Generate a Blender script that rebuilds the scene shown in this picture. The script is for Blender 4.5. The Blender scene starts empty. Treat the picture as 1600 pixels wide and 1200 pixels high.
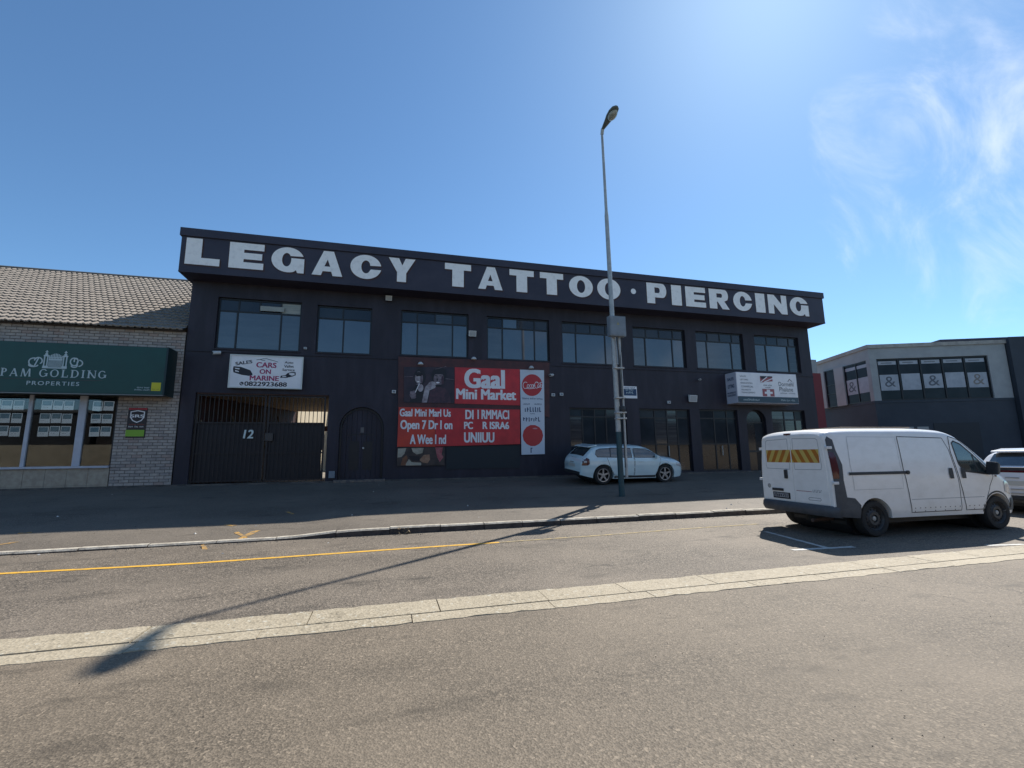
import bpy, bmesh, math, random
import numpy as np
from mathutils import Vector, Matrix
random.seed(7)
SC = bpy.context.scene
COL = SC.collection
R_ = math.radians

# ------------------------------------------------------------------ camera
CF, CH = 714.0, 1.6                      # focal length in photo pixels, eye height in metres
def _axes():
    X = np.array([3450-800, 680-600, CF]); X /= np.linalg.norm(X)
    Z = np.array([745-800, -3950-600, CF]); Z /= np.linalg.norm(Z)
    Z -= X*(X@Z); Z /= np.linalg.norm(Z)
    return np.array([X, np.cross(Z, X), Z])
AX = _axes()
def ray(px, py): return AX@np.array([px-800., py-600., CF])
def onY(px, py, Y):
    d = ray(px, py); t = Y/d[1]; return (d[0]*t, Y, CH+d[2]*t)
def onZ(px, py, z):
    d = ray(px, py); t = (z-CH)/d[2]; return (d[0]*t, d[1]*t, z)
cam_d = bpy.data.cameras.new('camera'); cam = bpy.data.objects.new('camera', cam_d); COL.objects.link(cam)
cam_d.sensor_width = 36; cam_d.lens = CF/1600*36; cam_d.clip_end = 3000; cam_d.clip_start = .05
r_, u_, b_ = AX[:, 0], -AX[:, 1], -AX[:, 2]
cam.matrix_world = Matrix(((r_[0], u_[0], b_[0], 0), (r_[1], u_[1], b_[1], 0), (r_[2], u_[2], b_[2], CH), (0, 0, 0, 1)))
SC.camera = cam
# ------------------------------------------------------------------ sky and sun
SUN_AZ, SUN_EL = R_(50.0), R_(47.6)       # azimuth from +Y (towards the building) to +X
w = bpy.data.worlds.new('World'); SC.world = w; w.use_nodes = True
nt = w.node_tree; N, Lk = nt.nodes, nt.links
N.clear()
out = N.new('ShaderNodeOutputWorld'); bg = N.new('ShaderNodeBackground'); bg.inputs[1].default_value = .118
sky = N.new('ShaderNodeTexSky'); sky.sky_type = 'NISHITA'; sky.sun_disc = False
sky.sun_elevation = SUN_EL; sky.sun_rotation = SUN_AZ
sky.altitude = 0; sky.air_density = .85; sky.dust_density = .24; sky.ozone_density = 1.0
tint = N.new('ShaderNodeMix'); tint.data_type = 'RGBA'; tint.blend_type = 'MULTIPLY'; tint.inputs['Factor'].default_value = 1; tint.inputs['B'].default_value = (.655, .90, 1.03, 1)
Lk.new(sky.outputs[0], tint.inputs['A'])
tc = N.new('ShaderNodeTexCoord')
def wnode(t, **kw):
    n = N.new(t)
    for k, v in kw.items(): setattr(n, k, v)
    return n
# thin wind-blown cloud banks scattered round the sky
mp = wnode('ShaderNodeMapping'); mp.inputs['Rotation'].default_value = (R_(20), R_(-35), R_(40)); mp.inputs['Scale'].default_value = (1.0, 2.6, 1.3); mp.inputs['Location'].default_value = (.35, .2, .6)
Lk.new(tc.outputs['Generated'], mp.inputs[0])
wisp = wnode('ShaderNodeTexNoise'); wisp.inputs['Scale'].default_value = 4.0; wisp.inputs['Detail'].default_value = 9; wisp.inputs['Roughness'].default_value = .6; wisp.inputs['Distortion'].default_value = .6
Lk.new(mp.outputs[0], wisp.inputs['Vector'])
banks = None
def bank(d, c0, c1):
    global banks
    d = Vector(d).normalized()
    dp = wnode('ShaderNodeVectorMath', operation='DOT_PRODUCT'); dp.inputs[1].default_value = d
    Lk.new(tc.outputs['Generated'], dp.inputs[0])
    mr = wnode('ShaderNodeMapRange', interpolation_type='SMOOTHSTEP'); mr.inputs[1].default_value = c0; mr.inputs[2].default_value = c1
    Lk.new(dp.outputs['Value'], mr.inputs[0])
    if banks is None: banks = mr.outputs[0]
    else:
        mx = wnode('ShaderNodeMath', operation='MAXIMUM'); Lk.new(banks, mx.inputs[0]); Lk.new(mr.outputs[0], mx.inputs[1]); banks = mx.outputs[0]
bank(ray(1690, 130), .915, .99)
bank((-.8, -.5, .5), .9, .99); bank((.6, -.8, .4), .88, .99); bank((-.2, -.9, .9), .9, .99); bank((.95, -.1, .55), .9, .99); bank((-.9, .55, 1.1), .92, .99)
sub = wnode('ShaderNodeMath', operation='MULTIPLY_ADD'); sub.inputs[1].default_value = .36; sub.inputs[2].default_value = -.30
Lk.new(banks, sub.inputs[0])
ad = wnode('ShaderNodeMath', operation='ADD'); Lk.new(wisp.outputs['Fac'], ad.inputs[0]); Lk.new(sub.outputs[0], ad.inputs[1])
cm = wnode('ShaderNodeMapRange', interpolation_type='SMOOTHSTEP'); cm.inputs[1].default_value = .42; cm.inputs[2].default_value = .85; cm.inputs[4].default_value = .52
Lk.new(ad.outputs[0], cm.inputs[0])
mix = wnode('ShaderNodeMix', data_type='RGBA'); mix.inputs['B'].default_value = (7.6, 7.9, 8.4, 1)
Lk.new(cm.outputs[0], mix.inputs['Factor']); Lk.new(tint.outputs['Result'], mix.inputs['A'])
Lk.new(mix.outputs['Result'], bg.inputs[0]); Lk.new(bg.outputs[0], out.inputs[0])
sd = bpy.data.lights.new('sun', 'SUN'); sd.energy = 5.0; sd.angle = R_(.55); sd.color = (1, .945, .86)
sun = bpy.data.objects.new('sun', sd); COL.objects.link(sun)
SD = Vector((math.sin(SUN_AZ)*math.cos(SUN_EL), math.cos(SUN_AZ)*math.cos(SUN_EL), math.sin(SUN_EL)))
sun.rotation_euler = SD.to_track_quat('Z', 'Y').to_euler(); sun.location = (20, 40, 40)
vs = SC.view_settings; vs.view_transform = 'Standard'; vs.look = 'None'; vs.exposure = 0.42; vs.gamma = 1
SC.cycles.use_denoising = True
SC.cycles.max_bounces = 8

# ------------------------------------------------------------------ materials
MATS = {}
def mat(name, c, rough=.6, c2=None, scale=4., detail=6., bump=0., bscale=60., metal=0., spec=.5, coat=0., stretch=None, lo=.4, hi=.62, ior=None):
    if name in MATS: return MATS[name]
    m = bpy.data.materials.new(name); m.use_nodes = True
    t = m.node_tree; p = t.nodes['Principled BSDF']
    p.inputs['Base Color'].default_value = (*c, 1); p.inputs['Roughness'].default_value = rough
    p.inputs['Metallic'].default_value = metal; p.inputs['Specular IOR Level'].default_value = spec
    p.inputs['Coat Weight'].default_value = coat; p.inputs['Coat Roughness'].default_value = .06
    if ior: p.inputs['IOR'].default_value = ior
    if c2 is not None or bump:
        tc = t.nodes.new('ShaderNodeTexCoord'); mp = t.nodes.new('ShaderNodeMapping')
        t.links.new(tc.outputs['Object'], mp.inputs[0])
        if stretch: mp.inputs['Scale'].default_value = stretch
    if c2 is not None:
        n = t.nodes.new('ShaderNodeTexNoise'); n.inputs['Scale'].default_value = scale; n.inputs['Detail'].default_value = detail; n.inputs['Roughness'].default_value = .62
        t.links.new(mp.outputs[0], n.inputs['Vector'])
        mr = t.nodes.new('ShaderNodeMapRange'); mr.inputs[1].default_value = lo; mr.inputs[2].default_value = hi
        t.links.new(n.outputs['Fac'], mr.inputs[0])
        mx = t.nodes.new('ShaderNodeMix'); mx.data_type = 'RGBA'
        mx.inputs['A'].default_value = (*c, 1); mx.inputs['B'].default_value = (*c2, 1)
        t.links.new(mr.outputs[0], mx.inputs['Factor']); t.links.new(mx.outputs['Result'], p.inputs['Base Color'])
    if bump:
        nb = t.nodes.new('ShaderNodeTexNoise'); nb.inputs['Scale'].default_value = bscale; nb.inputs['Detail'].default_value = 4
        t.links.new(mp.outputs[0], nb.inputs['Vector'])
        b = t.nodes.new('ShaderNodeBump'); b.inputs['Strength'].default_value = bump; b.inputs['Distance'].default_value = .01
        t.links.new(nb.outputs['Fac'], b.inputs['Height']); t.links.new(b.outputs[0], p.inputs['Normal'])
    MATS[name] = m
    return m
def asphalt(name, dark, light, cell=55., patch=(1, 1, 1), pale=.5, bump=.5, stains=.5, cracks=0.):
    m = bpy.data.materials.new(name); m.use_nodes = True; t = m.node_tree; L = t.links; p = t.nodes['Principled BSDF']
    def n(k, **kw):
        q = t.nodes.new(k)
        for a, v in kw.items(): setattr(q, a, v)
        return q
    tc = n('ShaderNodeTexCoord')
    def noise(s, d=5, r=.6, st=None):
        q = n('ShaderNodeTexNoise'); q.inputs['Scale'].default_value = s; q.inputs['Detail'].default_value = d; q.inputs['Roughness'].default_value = r
        if st:
            mp = n('ShaderNodeMapping'); mp.inputs['Scale'].default_value = st; L.new(tc.outputs['Object'], mp.inputs[0]); L.new(mp.outputs[0], q.inputs['Vector'])
        else: L.new(tc.outputs['Object'], q.inputs['Vector'])
        return q.outputs['Fac']
    def mr(v, a, b, c=0., d=1.):
        q = n('ShaderNodeMapRange'); L.new(v, q.inputs[0])
        for i, x in enumerate((a, b, c, d)): q.inputs[i+1].default_value = x
        return q.outputs[0]
    def mix(f, a, b, blend='MIX'):
        q = n('ShaderNodeMix', data_type='RGBA', blend_type=blend)
        if isinstance(f, float): q.inputs['Factor'].default_value = f
        else: L.new(f, q.inputs['Factor'])
        for s, v in (('A', a), ('B', b)):
            if isinstance(v, tuple): q.inputs[s].default_value = (*v, 1)
            else: L.new(v, q.inputs[s])
        return q.outputs['Result']
    v = n('ShaderNodeTexVoronoi'); v.inputs['Scale'].default_value = cell; L.new(tc.outputs['Object'], v.inputs['Vector'])
    v2 = n('ShaderNodeTexVoronoi'); v2.inputs['Scale'].default_value = cell*.8; L.new(tc.outputs['Object'], v2.inputs['Vector'])
    sep = n('ShaderNodeSeparateColor'); L.new(v.outputs['Color'], sep.inputs[0])
    sep2 = n('ShaderNodeSeparateColor'); L.new(v2.outputs['Color'], sep2.inputs[0])
    stone = mr(sep.outputs[0], .25, .95)
    c = mix(stone, dark, light)
    c = mix(mr(sep2.outputs[1], .955, .985, 0., .6), c, tuple(min(.55, x*1.9) for x in light))       # pale chips
    c = mix(mr(sep2.outputs[0], .94, .98, 0., .7), c, tuple(x*.35 for x in dark))                    # lost stones
    c = mix(mr(noise(.55, 6), .42, .68, 0., pale), c, tuple(x*1.15 for x in light))
    c = mix(mr(noise(1.6, 7, .65, (.55, 1.5, 1)), .56, .72, 0., stains), c, tuple(x*.62 for x in dark))
    c = mix(mr(noise(.22, 3, .5, (.25, 2.2, 1)), .45, .7, 0., .35), c, tuple(x*.8 for x in dark))
    
    if cracks:
        wv = n('ShaderNodeTexVoronoi', feature='DISTANCE_TO_EDGE'); wv.inputs['Scale'].default_value = .42
        wn = n('ShaderNodeTexNoise'); wn.inputs['Scale'].default_value = 2.2; wn.inputs['Detail'].default_value = 6; L.new(tc.outputs['Object'], wn.inputs['Vector'])
        wa = n('ShaderNodeVectorMath', operation='MULTIPLY_ADD'); wa.inputs[1].default_value = (.75, .75, 0); L.new(wn.outputs['Color'], wa.inputs[0]); L.new(tc.outputs['Object'], wa.inputs[2]); L.new(wa.outputs[0], wv.inputs['Vector'])
        line = mr(wv.outputs['Distance'], .0, .0065, 1., 0.); keep = mr(noise(.35, 3), .5, .62)
        mm = n('ShaderNodeMath', operation='MULTIPLY'); L.new(line, mm.inputs[0]); L.new(keep, mm.inputs[1]); m2 = n('ShaderNodeMath', operation='MULTIPLY'); m2.inputs[1].default_value = cracks; L.new(mm.outputs[0], m2.inputs[0])
        c = mix(m2.outputs[0], c, tuple(x*.3 for x in dark))
    c = mix(mr(noise(.5, 2, .5, (.03, 1.3, 1)), .4, .62, 0., .22), c, tuple(x*.95 for x in light))                 # tyre-polished tracks along the street
    c = mix(mr(noise(3.2, 4, .6), .66, .74, 0., .5*stains), c, tuple(x*.45 for x in dark))                         # small oil drips
    L.new(c, p.inputs['Base Color']); p.inputs['Roughness'].default_value = .74; p.inputs['Specular IOR Level'].default_value = .4
    b = n('ShaderNodeBump'); b.inputs['Strength'].default_value = bump; b.inputs['Distance'].default_value = .012
    L.new(v.outputs['Distance'], b.inputs['Height']); L.new(b.outputs[0], p.inputs['Normal'])
    MATS[name] = m
    return m
def glass(name, tint=(.8, .88, .9), refl=1.0, rough=.01):
    m = bpy.data.materials.new(name); m.use_nodes = True; t = m.node_tree; L = t.links; t.nodes.clear()
    o = t.nodes.new('ShaderNodeOutputMaterial'); tr = t.nodes.new('ShaderNodeBsdfTransparent'); gl = t.nodes.new('ShaderNodeBsdfGlossy')
    tr.inputs[0].default_value = (*tint, 1); gl.inputs['Roughness'].default_value = rough
    fr = t.nodes.new('ShaderNodeFresnel'); fr.inputs[0].default_value = 1.5+.35*refl
    mx = t.nodes.new('ShaderNodeMixShader'); L.new(fr.outputs[0], mx.inputs[0]); L.new(tr.outputs[0], mx.inputs[1]); L.new(gl.outputs[0], mx.inputs[2]); L.new(mx.outputs[0], o.inputs[0])
    MATS[name] = m
    return m
road_m = asphalt('road_asphalt', (.094, .076, .054), (.212, .171, .124), 80, pale=.45, stains=.95, bump=.34, cracks=.8)
lane_m = asphalt('parking_asphalt', (.072, .060, .046), (.215, .178, .137), 60, pale=.5, stains=1., bump=.5, cracks=.8)
walk_m = asphalt('sidewalk_asphalt', (.085, .072, .057), (.175, .148, .117), 90, pale=.55, stains=1., cracks=.9, bump=.3)
conc_m = asphalt('channel_concrete', (.29, .245, .17), (.41, .352, .255), 42, pale=.5, stains=.2, bump=.4, cracks=.4)
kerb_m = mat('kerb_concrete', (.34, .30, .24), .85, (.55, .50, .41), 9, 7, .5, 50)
kface_m = mat('kerb_face_dark', (.085, .07, .06), .9, (.045, .038, .035), 7, 7, .5, 50)  # darker tone for the steep kerb faces
ground_m = mat('ground_earth', (.16, .14, .11), .9, (.24, .21, .17), .8, 8, .4, 20)
yellow_m = mat('yellow_line_paint', (.68, .38, .035), .7, (.36, .24, .09), 11, 8, .3, 60, lo=.5, hi=.7)
worn_yellow_m = mat('worn_orange_paint', (.5, .27, .05), .8, (.2, .15, .09), 9, 7, .3, 60, lo=.4, hi=.6)
white_line_m = mat('white_line_paint', (.55, .54, .5), .7, (.25, .24, .22), 12, 7, .3, 60, lo=.45, hi=.75)
wall_m = mat('black_wall_paint', (.0185, .0150, .0245), .6, (.036, .030, .045), 2.3, 9, .25, 35, spec=.45, stretch=(1, 1, .22), lo=.45, hi=.75)
fascia_m = mat('navy_fascia_paint', (.027, .0245, .042), .55, (.040, .036, .056), 1.1, 8, .15, 30, spec=.45, stretch=(.5, 1, 1))
letter_m = mat('letter_white_paint', (.86, .84, .82), .6, (.70, .68, .67), 5, 7, lo=.5, hi=.75)
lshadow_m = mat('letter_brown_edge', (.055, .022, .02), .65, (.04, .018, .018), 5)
frame_m = mat('black_window_frame', (.008, .008, .011), .45)
pane_m = mat('dark_window_glass', (.016, .022, .034), .05, (.03, .04, .055), .7, 3, .012, 1.4, spec=.8, ior=1.75)
paned_m = mat('dim_window_glass', (.012, .013, .018), .09, (.02, .022, .028), .9, 3, .015, 1.6, spec=.55, ior=1.5)
pane2_m = mat('hazy_window_glass', (.03, .037, .048), .12, (.045, .054, .066), 1.5, 5, .012, 1.4, spec=.7, ior=1.7, stretch=(.4, 1, 3)); pane3_m = mat('banded_window_glass', (.02, .026, .036), .06, (.055, .06, .066), 9, 1, .01, 1.4, spec=.6, ior=1.55, stretch=(.05, 1, 3))  # last glass: colour bands paint in blinds and reflected lines
lowpane_m = mat('street_window_glass', (.022, .028, .034), .06, (.035, .042, .05), .7, 3, .012, 1.4, spec=.22, ior=1.33)
blind_m = mat('pale_blind', (.34, .36, .33), .6, (.26, .28, .27), 3, stretch=(1, 1, 8))
brown_m = mat('brown_board', (.085, .026, .026), .6, (.055, .02, .022), 3, 8, .2, 40)
red_m = mat('red_banner', (.58, .022, .030), .42, (.46, .018, .026), 2.4, 5)
orange_m = mat('red_orange_banner', (.58, .045, .022), .45, (.48, .038, .024), 2)
sign_white_m = mat('sign_white', (.82, .80, .80), .4, (.74, .72, .73), 2)
sign_black_m = mat('sign_black', (.012, .012, .02), .5)
sign_pink_m = mat('sign_crimson', (.34, .02, .10), .45)
coke_m = mat('strip_red', (.46, .018, .024), .35)
green_m = mat('awning_green', (.004, .055, .043), .4, (.004, .046, .037), 1.5)
dkgreen_m = mat('awning_end_green', (.004, .02, .022), .45)
pale_m = mat('sign_pale_print', (.45, .54, .55), .5)
yel_m = mat('yellow_square', (.55, .5, .02), .5)
lime_m = mat('lime_print', (.22, .42, .03), .5)
navy_m = mat('sign_navy', (.015, .045, .11), .45)
slate_m = mat('sign_slate', (.028, .06, .085), .45)
grey_print_m = mat('grey_print', (.16, .17, .19), .6)
alu_m = mat('white_aluminium', (.52, .53, .58), .4, (.44, .45, .5), 3)
tile_m = mat('beige_wall_tile', (.40, .34, .26), .45, (.32, .26, .2), 6, 6)
mortar_m = mat('mortar', (.10, .088, .078), .9, (.14, .12, .105), 12, 6, .5, 60)
brick_ms = [mat('brick_%s' % n, c, .85, c2, 8, 6, .5, 70) for n, c, c2 in (
    ('buff', (.44, .38, .335), (.36, .31, .275)), ('tan', (.48, .41, .355), (.38, .325, .285)), ('dun', (.37, .32, .285), (.29, .25, .23)), ('rose', (.40, .305, .26), (.33, .26, .225)))]
rtile_m = mat('roof_tile_concrete', (.29, .25, .21), .85, (.19, .165, .14), 3.5, 8, .5, 40, lo=.35, hi=.7)
steel_m = mat('galvanised_steel', (.42, .43, .42), .5, (.33, .34, .34), 6, 6, metal=.35)
boxgrey_m = mat('grey_cabinet_paint', (.20, .23, .26), .5, (.16, .185, .21), 4)
teal_m = mat('teal_post_paint', (.012, .06, .075), .5, (.02, .05, .06), 6)
vanw_m = mat('van_white_paint', (.83, .82, .80), .34, (.72, .705, .675), 3.4, 9, coat=.4, lo=.45, hi=.8, stretch=(1, 1, 1.6))
carw_m = mat('pale_blue_car_paint', (.62, .74, .75), .28, (.56, .68, .70), 2, coat=.8)
suvw_m = mat('white_car_paint', (.72, .73, .75), .25, coat=.8)
plastic_m = mat('black_plastic', (.02, .021, .024), .55, (.03, .031, .034), 8)
greypl_m = mat('grey_bumper_plastic', (.075, .08, .09), .6, (.055, .06, .068), 5)
gap_m = mat('panel_gap', (.01, .01, .012), .8)
tyre_m = mat('tyre_rubber', (.014, .014, .015), .8, (.022, .021, .02), 12, bump=.3, bscale=80)
rim_dark_m = mat('steel_rim', (.035, .036, .04), .5, (.055, .052, .048), 9)
rim_m = mat('alloy_rim', (.45, .46, .48), .3, metal=.8)
tail_m = mat('dark_red_lens', (.075, .006, .01), .15, coat=.6)
lens_m = mat('clear_lens', (.5, .5, .5), .1, coat=.5)
orange_chev_m = mat('chevron_orange', (.42, .15, .012), .5, (.36, .13, .02), 6)
yellow_chev_m = mat('chevron_yellow', (.58, .42, .10), .5, (.5, .37, .1), 6)
cglass_m = glass('car_glass', (.28, .36, .38), .4)
shop_m = glass('shop_glass', (.62, .66, .68), .5)
cream_m = mat('cream_plaster', (.50, .42, .29), .85, (.42, .35, .25), 2, 7, .3, 30)
ceil_m = mat('tan_soffit', (.33, .25, .17), .8, (.27, .2, .14), 2, 6)
darkred_m = mat('dark_red_panel', (.055, .014, .013), .7, (.03, .012, .012), 3)
greywall_m = mat('pale_grey_plaster', (.36, .37, .37), .8, (.29, .30, .30), 1.2, 8, .3, 30, lo=.42, hi=.7)
fargrey_m = mat('slate_wall_paint', (.035, .044, .058), .75, (.045, .055, .07), .8, 7)
redwall_m = mat('red_wall_paint', (.20, .03, .035), .7)
timber_m = mat('timber', (.22, .14, .08), .7, (.15, .1, .06), 5)
interior_m = mat('dark_interior', (.016, .018, .02), .9, (.03, .03, .03), 1.2)
leaf_m = mat('leaf_green', (.05, .09, .02), .6, (.03, .06, .015), 5)

# ------------------------------------------------------------------ helpers
ORG = {}
class MB:
    def __init__(s): s.v = []; s.f = []
    def add(s, vs, fs):
        o = len(s.v); s.v += [tuple(map(float, p)) for p in vs]; s.f += [tuple(i+o for i in f) for f in fs]; return s
    def box(s, x0, x1, y0, y1, z0, z1):
        return s.add([(x0, y0, z0), (x1, y0, z0), (x1, y1, z0), (x0, y1, z0), (x0, y0, z1), (x1, y0, z1), (x1, y1, z1), (x0, y1, z1)],
                     [(0, 3, 2, 1), (4, 5, 6, 7), (0, 1, 5, 4), (1, 2, 6, 5), (2, 3, 7, 6), (3, 0, 4, 7)])
    def quad(s, *p): return s.add(p, [tuple(range(len(p)))])
    def prism(s, pts, y0, y1):                         # polygon given in (x, z), extruded along y
        n = len(pts); a = sum(pts[i][0]*pts[(i+1) % n][1]-pts[(i+1) % n][0]*pts[i][1] for i in range(n))
        if a < 0: pts = pts[::-1]
        vs = [(x, y0, z) for x, z in pts]+[(x, y1, z) for x, z in pts]
        return s.add(vs, [tuple(range(n)), tuple(range(2*n-1, n-1, -1))]+[(i, i+n, (i+1) % n+n, (i+1) % n) for i in range(n)])
    def cyl(s, p0, p1, r, r2=None, n=14, caps=True):
        p0, p1 = Vector(p0), Vector(p1); d = (p1-p0).normalized(); r2 = r if r2 is None else r2
        a = d.orthogonal().normalized(); b = d.cross(a)
        vs = []
        for p, q in ((p0, r), (p1, r2)):
            for i in range(n):
                t = 2*math.pi*i/n; vs.append(p+(a*math.cos(t)+b*math.sin(t))*q)
        fs = [(i, (i+1) % n, (i+1) % n+n, i+n) for i in range(n)]
        if caps: fs += [tuple(range(n-1, -1, -1)), tuple(range(n, 2*n))]
        return s.add(vs, fs)
    def tube(s, pts, r, n=8):
        for a, b in zip(pts, pts[1:]): s.cyl(a, b, r, n=n)
        return s
    def lathe(s, c, axis, prof, n=28):                 # prof: (radius, offset along axis)
        c = Vector(c); d = Vector(axis).normalized(); a = d.orthogonal().normalized(); b = d.cross(a); k = len(prof); vs = []
        for i in range(n):
            t = 2*math.pi*i/n; e = a*math.cos(t)+b*math.sin(t)
            vs += [c+e*r+d*h for r, h in prof]
        fs = [(i*k+j, ((i+1) % n)*k+j, ((i+1) % n)*k+j+1, i*k+j+1) for i in range(n) for j in range(k-1)]
        return s.add(vs, fs)
def obj(name, mb, m, parent=None, world=True, smooth=None, bevel=0):
    me = bpy.data.meshes.new(name)
    if isinstance(mb, MB):
        o = ORG.get(parent.name, (0, 0, 0)) if (parent and world) else (0, 0, 0)
        me.from_pydata([(x-o[0], y-o[1], z-o[2]) for x, y, z in mb.v], [], mb.f)
        bm = bmesh.new(); bm.from_mesh(me); bmesh.ops.recalc_face_normals(bm, faces=bm.faces[:])
        if bevel: bmesh.ops.bevel(bm, geom=bm.edges[:], offset=bevel, segments=2, profile=.6, affect='EDGES')
        bm.to_mesh(me); bm.free()
    else: me = mb
    if smooth is not None:
        for p in me.polygons: p.use_smooth = True
        me.set_sharp_from_angle(angle=R_(smooth))
    if m and not me.materials: me.materials.append(m)
    ob = bpy.data.objects.new(name, me); COL.objects.link(ob)
    if parent: ob.parent = parent; ORG[ob.name] = ORG.get(parent.name, (0, 0, 0))
    else: ORG[ob.name] = (0, 0, 0)
    return ob
def tag(o, label, cat, group=None):
    o['label'] = label; o['category'] = cat
    if group: o['group'] = group
    return o
def thing(name, label, cat, loc=(0, 0, 0), rz=0, group=None):
    o = bpy.data.objects.new(name, None); COL.objects.link(o); o.location = loc; o.rotation_euler = (0, 0, rz); o.empty_display_size = .2
    ORG[o.name] = tuple(loc); return tag(o, label, cat, group)
def struct(name, mb, m, **k):
    o = obj(name, mb, m, **k); o['kind'] = 'structure'; return o
def relocate(o, base):                                 # put a one-mesh thing's origin at its base
    for v in o.data.vertices: v.co -= Vector(base)
    o.location = base; ORG[o.name] = tuple(base); return o
_tc = {}
def text_geo(s, bold=0., shear=0., spacing=1.):
    k = (s, bold, shear, spacing)
    if k in _tc: return _tc[k]
    c = bpy.data.curves.new('t', 'FONT'); c.body = s; c.size = 1; c.offset = 0; c.shear = shear; c.space_character = spacing; c.resolution_u = 4
    o = bpy.data.objects.new('t', c); COL.objects.link(o)
    dg = bpy.context.evaluated_depsgraph_get(); me = bpy.data.meshes.new_from_object(o.evaluated_get(dg))
    vs = np.array([v.co[:] for v in me.vertices]); fs = [tuple(p.vertices) for p in me.polygons]
    bpy.data.objects.remove(o); bpy.data.meshes.remove(me); bpy.data.curves.remove(c)
    if bold:                                          # heavier face: slightly shifted copies of each glyph, each on its own level
        n0 = len(vs); vv, ff = [], []
        for i, (dx, dy) in enumerate(((0, 0), (-1, .45), (1, .45), (-1, -.45), (1, -.45))):
            vv.append(vs[:, :2]+np.array([dx, dy])*bold); ff += [tuple(q+i*n0 for q in f_) for f_ in fs]
        vs = np.vstack(vv); fs = ff
    a, b = vs[:, :2].min(0), vs[:, :2].max(0)
    _tc[k] = ((vs[:, :2]-a)/(b-a), fs, (b-a)[0]/(b-a)[1]); return _tc[k]
def poly_geo(contours):                               # 2-D contours (holes by overlap) to filled triangles
    c = bpy.data.curves.new('g', 'CURVE'); c.dimensions = '2D'; c.fill_mode = 'BOTH'
    for pts in contours:
        sp = c.splines.new('POLY'); sp.points.add(len(pts)-1); sp.use_cyclic_u = True
        for q, (x, y) in zip(sp.points, pts): q.co = (x, y, 0, 1)
    o = bpy.data.objects.new('g', c); COL.objects.link(o)
    dg = bpy.context.evaluated_depsgraph_get(); me = bpy.data.meshes.new_from_object(o.evaluated_get(dg))
    vs = np.array([v.co[:2] for v in me.vertices]); fs = [tuple(p.vertices) for p in me.polygons]
    bpy.data.objects.remove(o); bpy.data.meshes.remove(me); bpy.data.curves.remove(c)
    return vs, fs
def text(name, s, box, y, m, parent, bold=0., shear=0., spacing=1., rot=0.):
    x0, x1, z0, z1 = box; g, fs, _ = text_geo(s, bold, shear, spacing)
    cx, cz = (x0+x1)/2, (z0+z1)/2; co, si = math.cos(rot), math.sin(rot); vs = []
    n5 = len(g)//5 if bold else len(g)
    for i, (u, v) in enumerate(g):
        dx, dz = (u-.5)*(x1-x0), (v-.5)*(z1-z0); vs.append((cx+dx*co-dz*si, y-.0003*(i//n5), cz+dx*si+dz*co))
    return obj(name, MB().add(vs, fs), m, parent)
def pbox(x0, y0, x1, y1, Y):                           # photo rectangle -> (x0,x1,z0,z1) on the plane at Y
    xm, ym = (x0+x1)/2, (y0+y1)/2
    return (onY(x0, ym, Y)[0], onY(x1, ym, Y)[0], onY(xm, y1, Y)[2], onY(xm, y0, Y)[2])
def polys(name, contours, y, m, parent):
    vs, fs = poly_geo(contours); return obj(name, MB().add([(a, y, b) for a, b in vs], fs), m, parent)
def ell(cx, cy, rx, ry, n=28, a0=0., a1=2*math.pi, end=False):
    k = n if not end else n-1
    return [(cx+rx*math.cos(a0+(a1-a0)*i/k), cy+ry*math.sin(a0+(a1-a0)*i/k)) for i in range(n)]
def stroke(pts, w):                                   # polyline in 2-D -> outline contours, one quad per piece
    out = []
    for (a, b), (c, d) in zip(pts, pts[1:]):
        L = math.hypot(c-a, d-b) or 1; nx, ny = -(d-b)/L*w/2, (c-a)/L*w/2; ex, ey = (c-a)/L*w*.3, (d-b)/L*w*.3
        out.append([(a+nx-ex, b+ny-ey), (a-nx-ex, b-ny-ey), (c-nx+ex, d-ny+ey), (c+nx+ex, d+ny+ey)])
    return out
def fine(name, box, y, m, parent, words=2, bold=.6):   # print too small to read: broken runs of short marks
    x0, x1, z0, z1 = box; h = z1-z0; mb = MB(); x = x0; rs = random.Random(int(x0*977)+int(z0*631)); i = 0
    gaps = [x0+(x1-x0)*(k+1)/words for k in range(words-1)]
    while x < x1-h*.2:
        w_ = h*rs.uniform(.18, .5)
        if not any(abs(x-q) < h*.35 for q in gaps):
            a, b = z0+h*rs.choice((0, 0, .12)), z1-h*rs.choice((0, .1, .3)); t = h*.2
            mb.quad((x, y, a), (x+t, y, a), (x+t, y, b), (x, y, b))
            zz = rs.choice((a, (a+b)/2, b-t)); mb.quad((x+t, y-.0003, zz), (x+w_, y-.0003, zz), (x+w_, y-.0003, zz+t), (x+t, y-.0003, zz+t))
        x += w_+h*.22; i += 1
    return obj(name, mb, m, parent)
def strokes_obj(name, lines, w, y, m, parent):
    mb = MB(); i = 0
    for ln in lines:
        for q in stroke(ln, w): mb.quad(*[(a, y-.0004*(i % 5), b) for a, b in q]); i += 1
    return obj(name, mb, m, parent)

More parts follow.
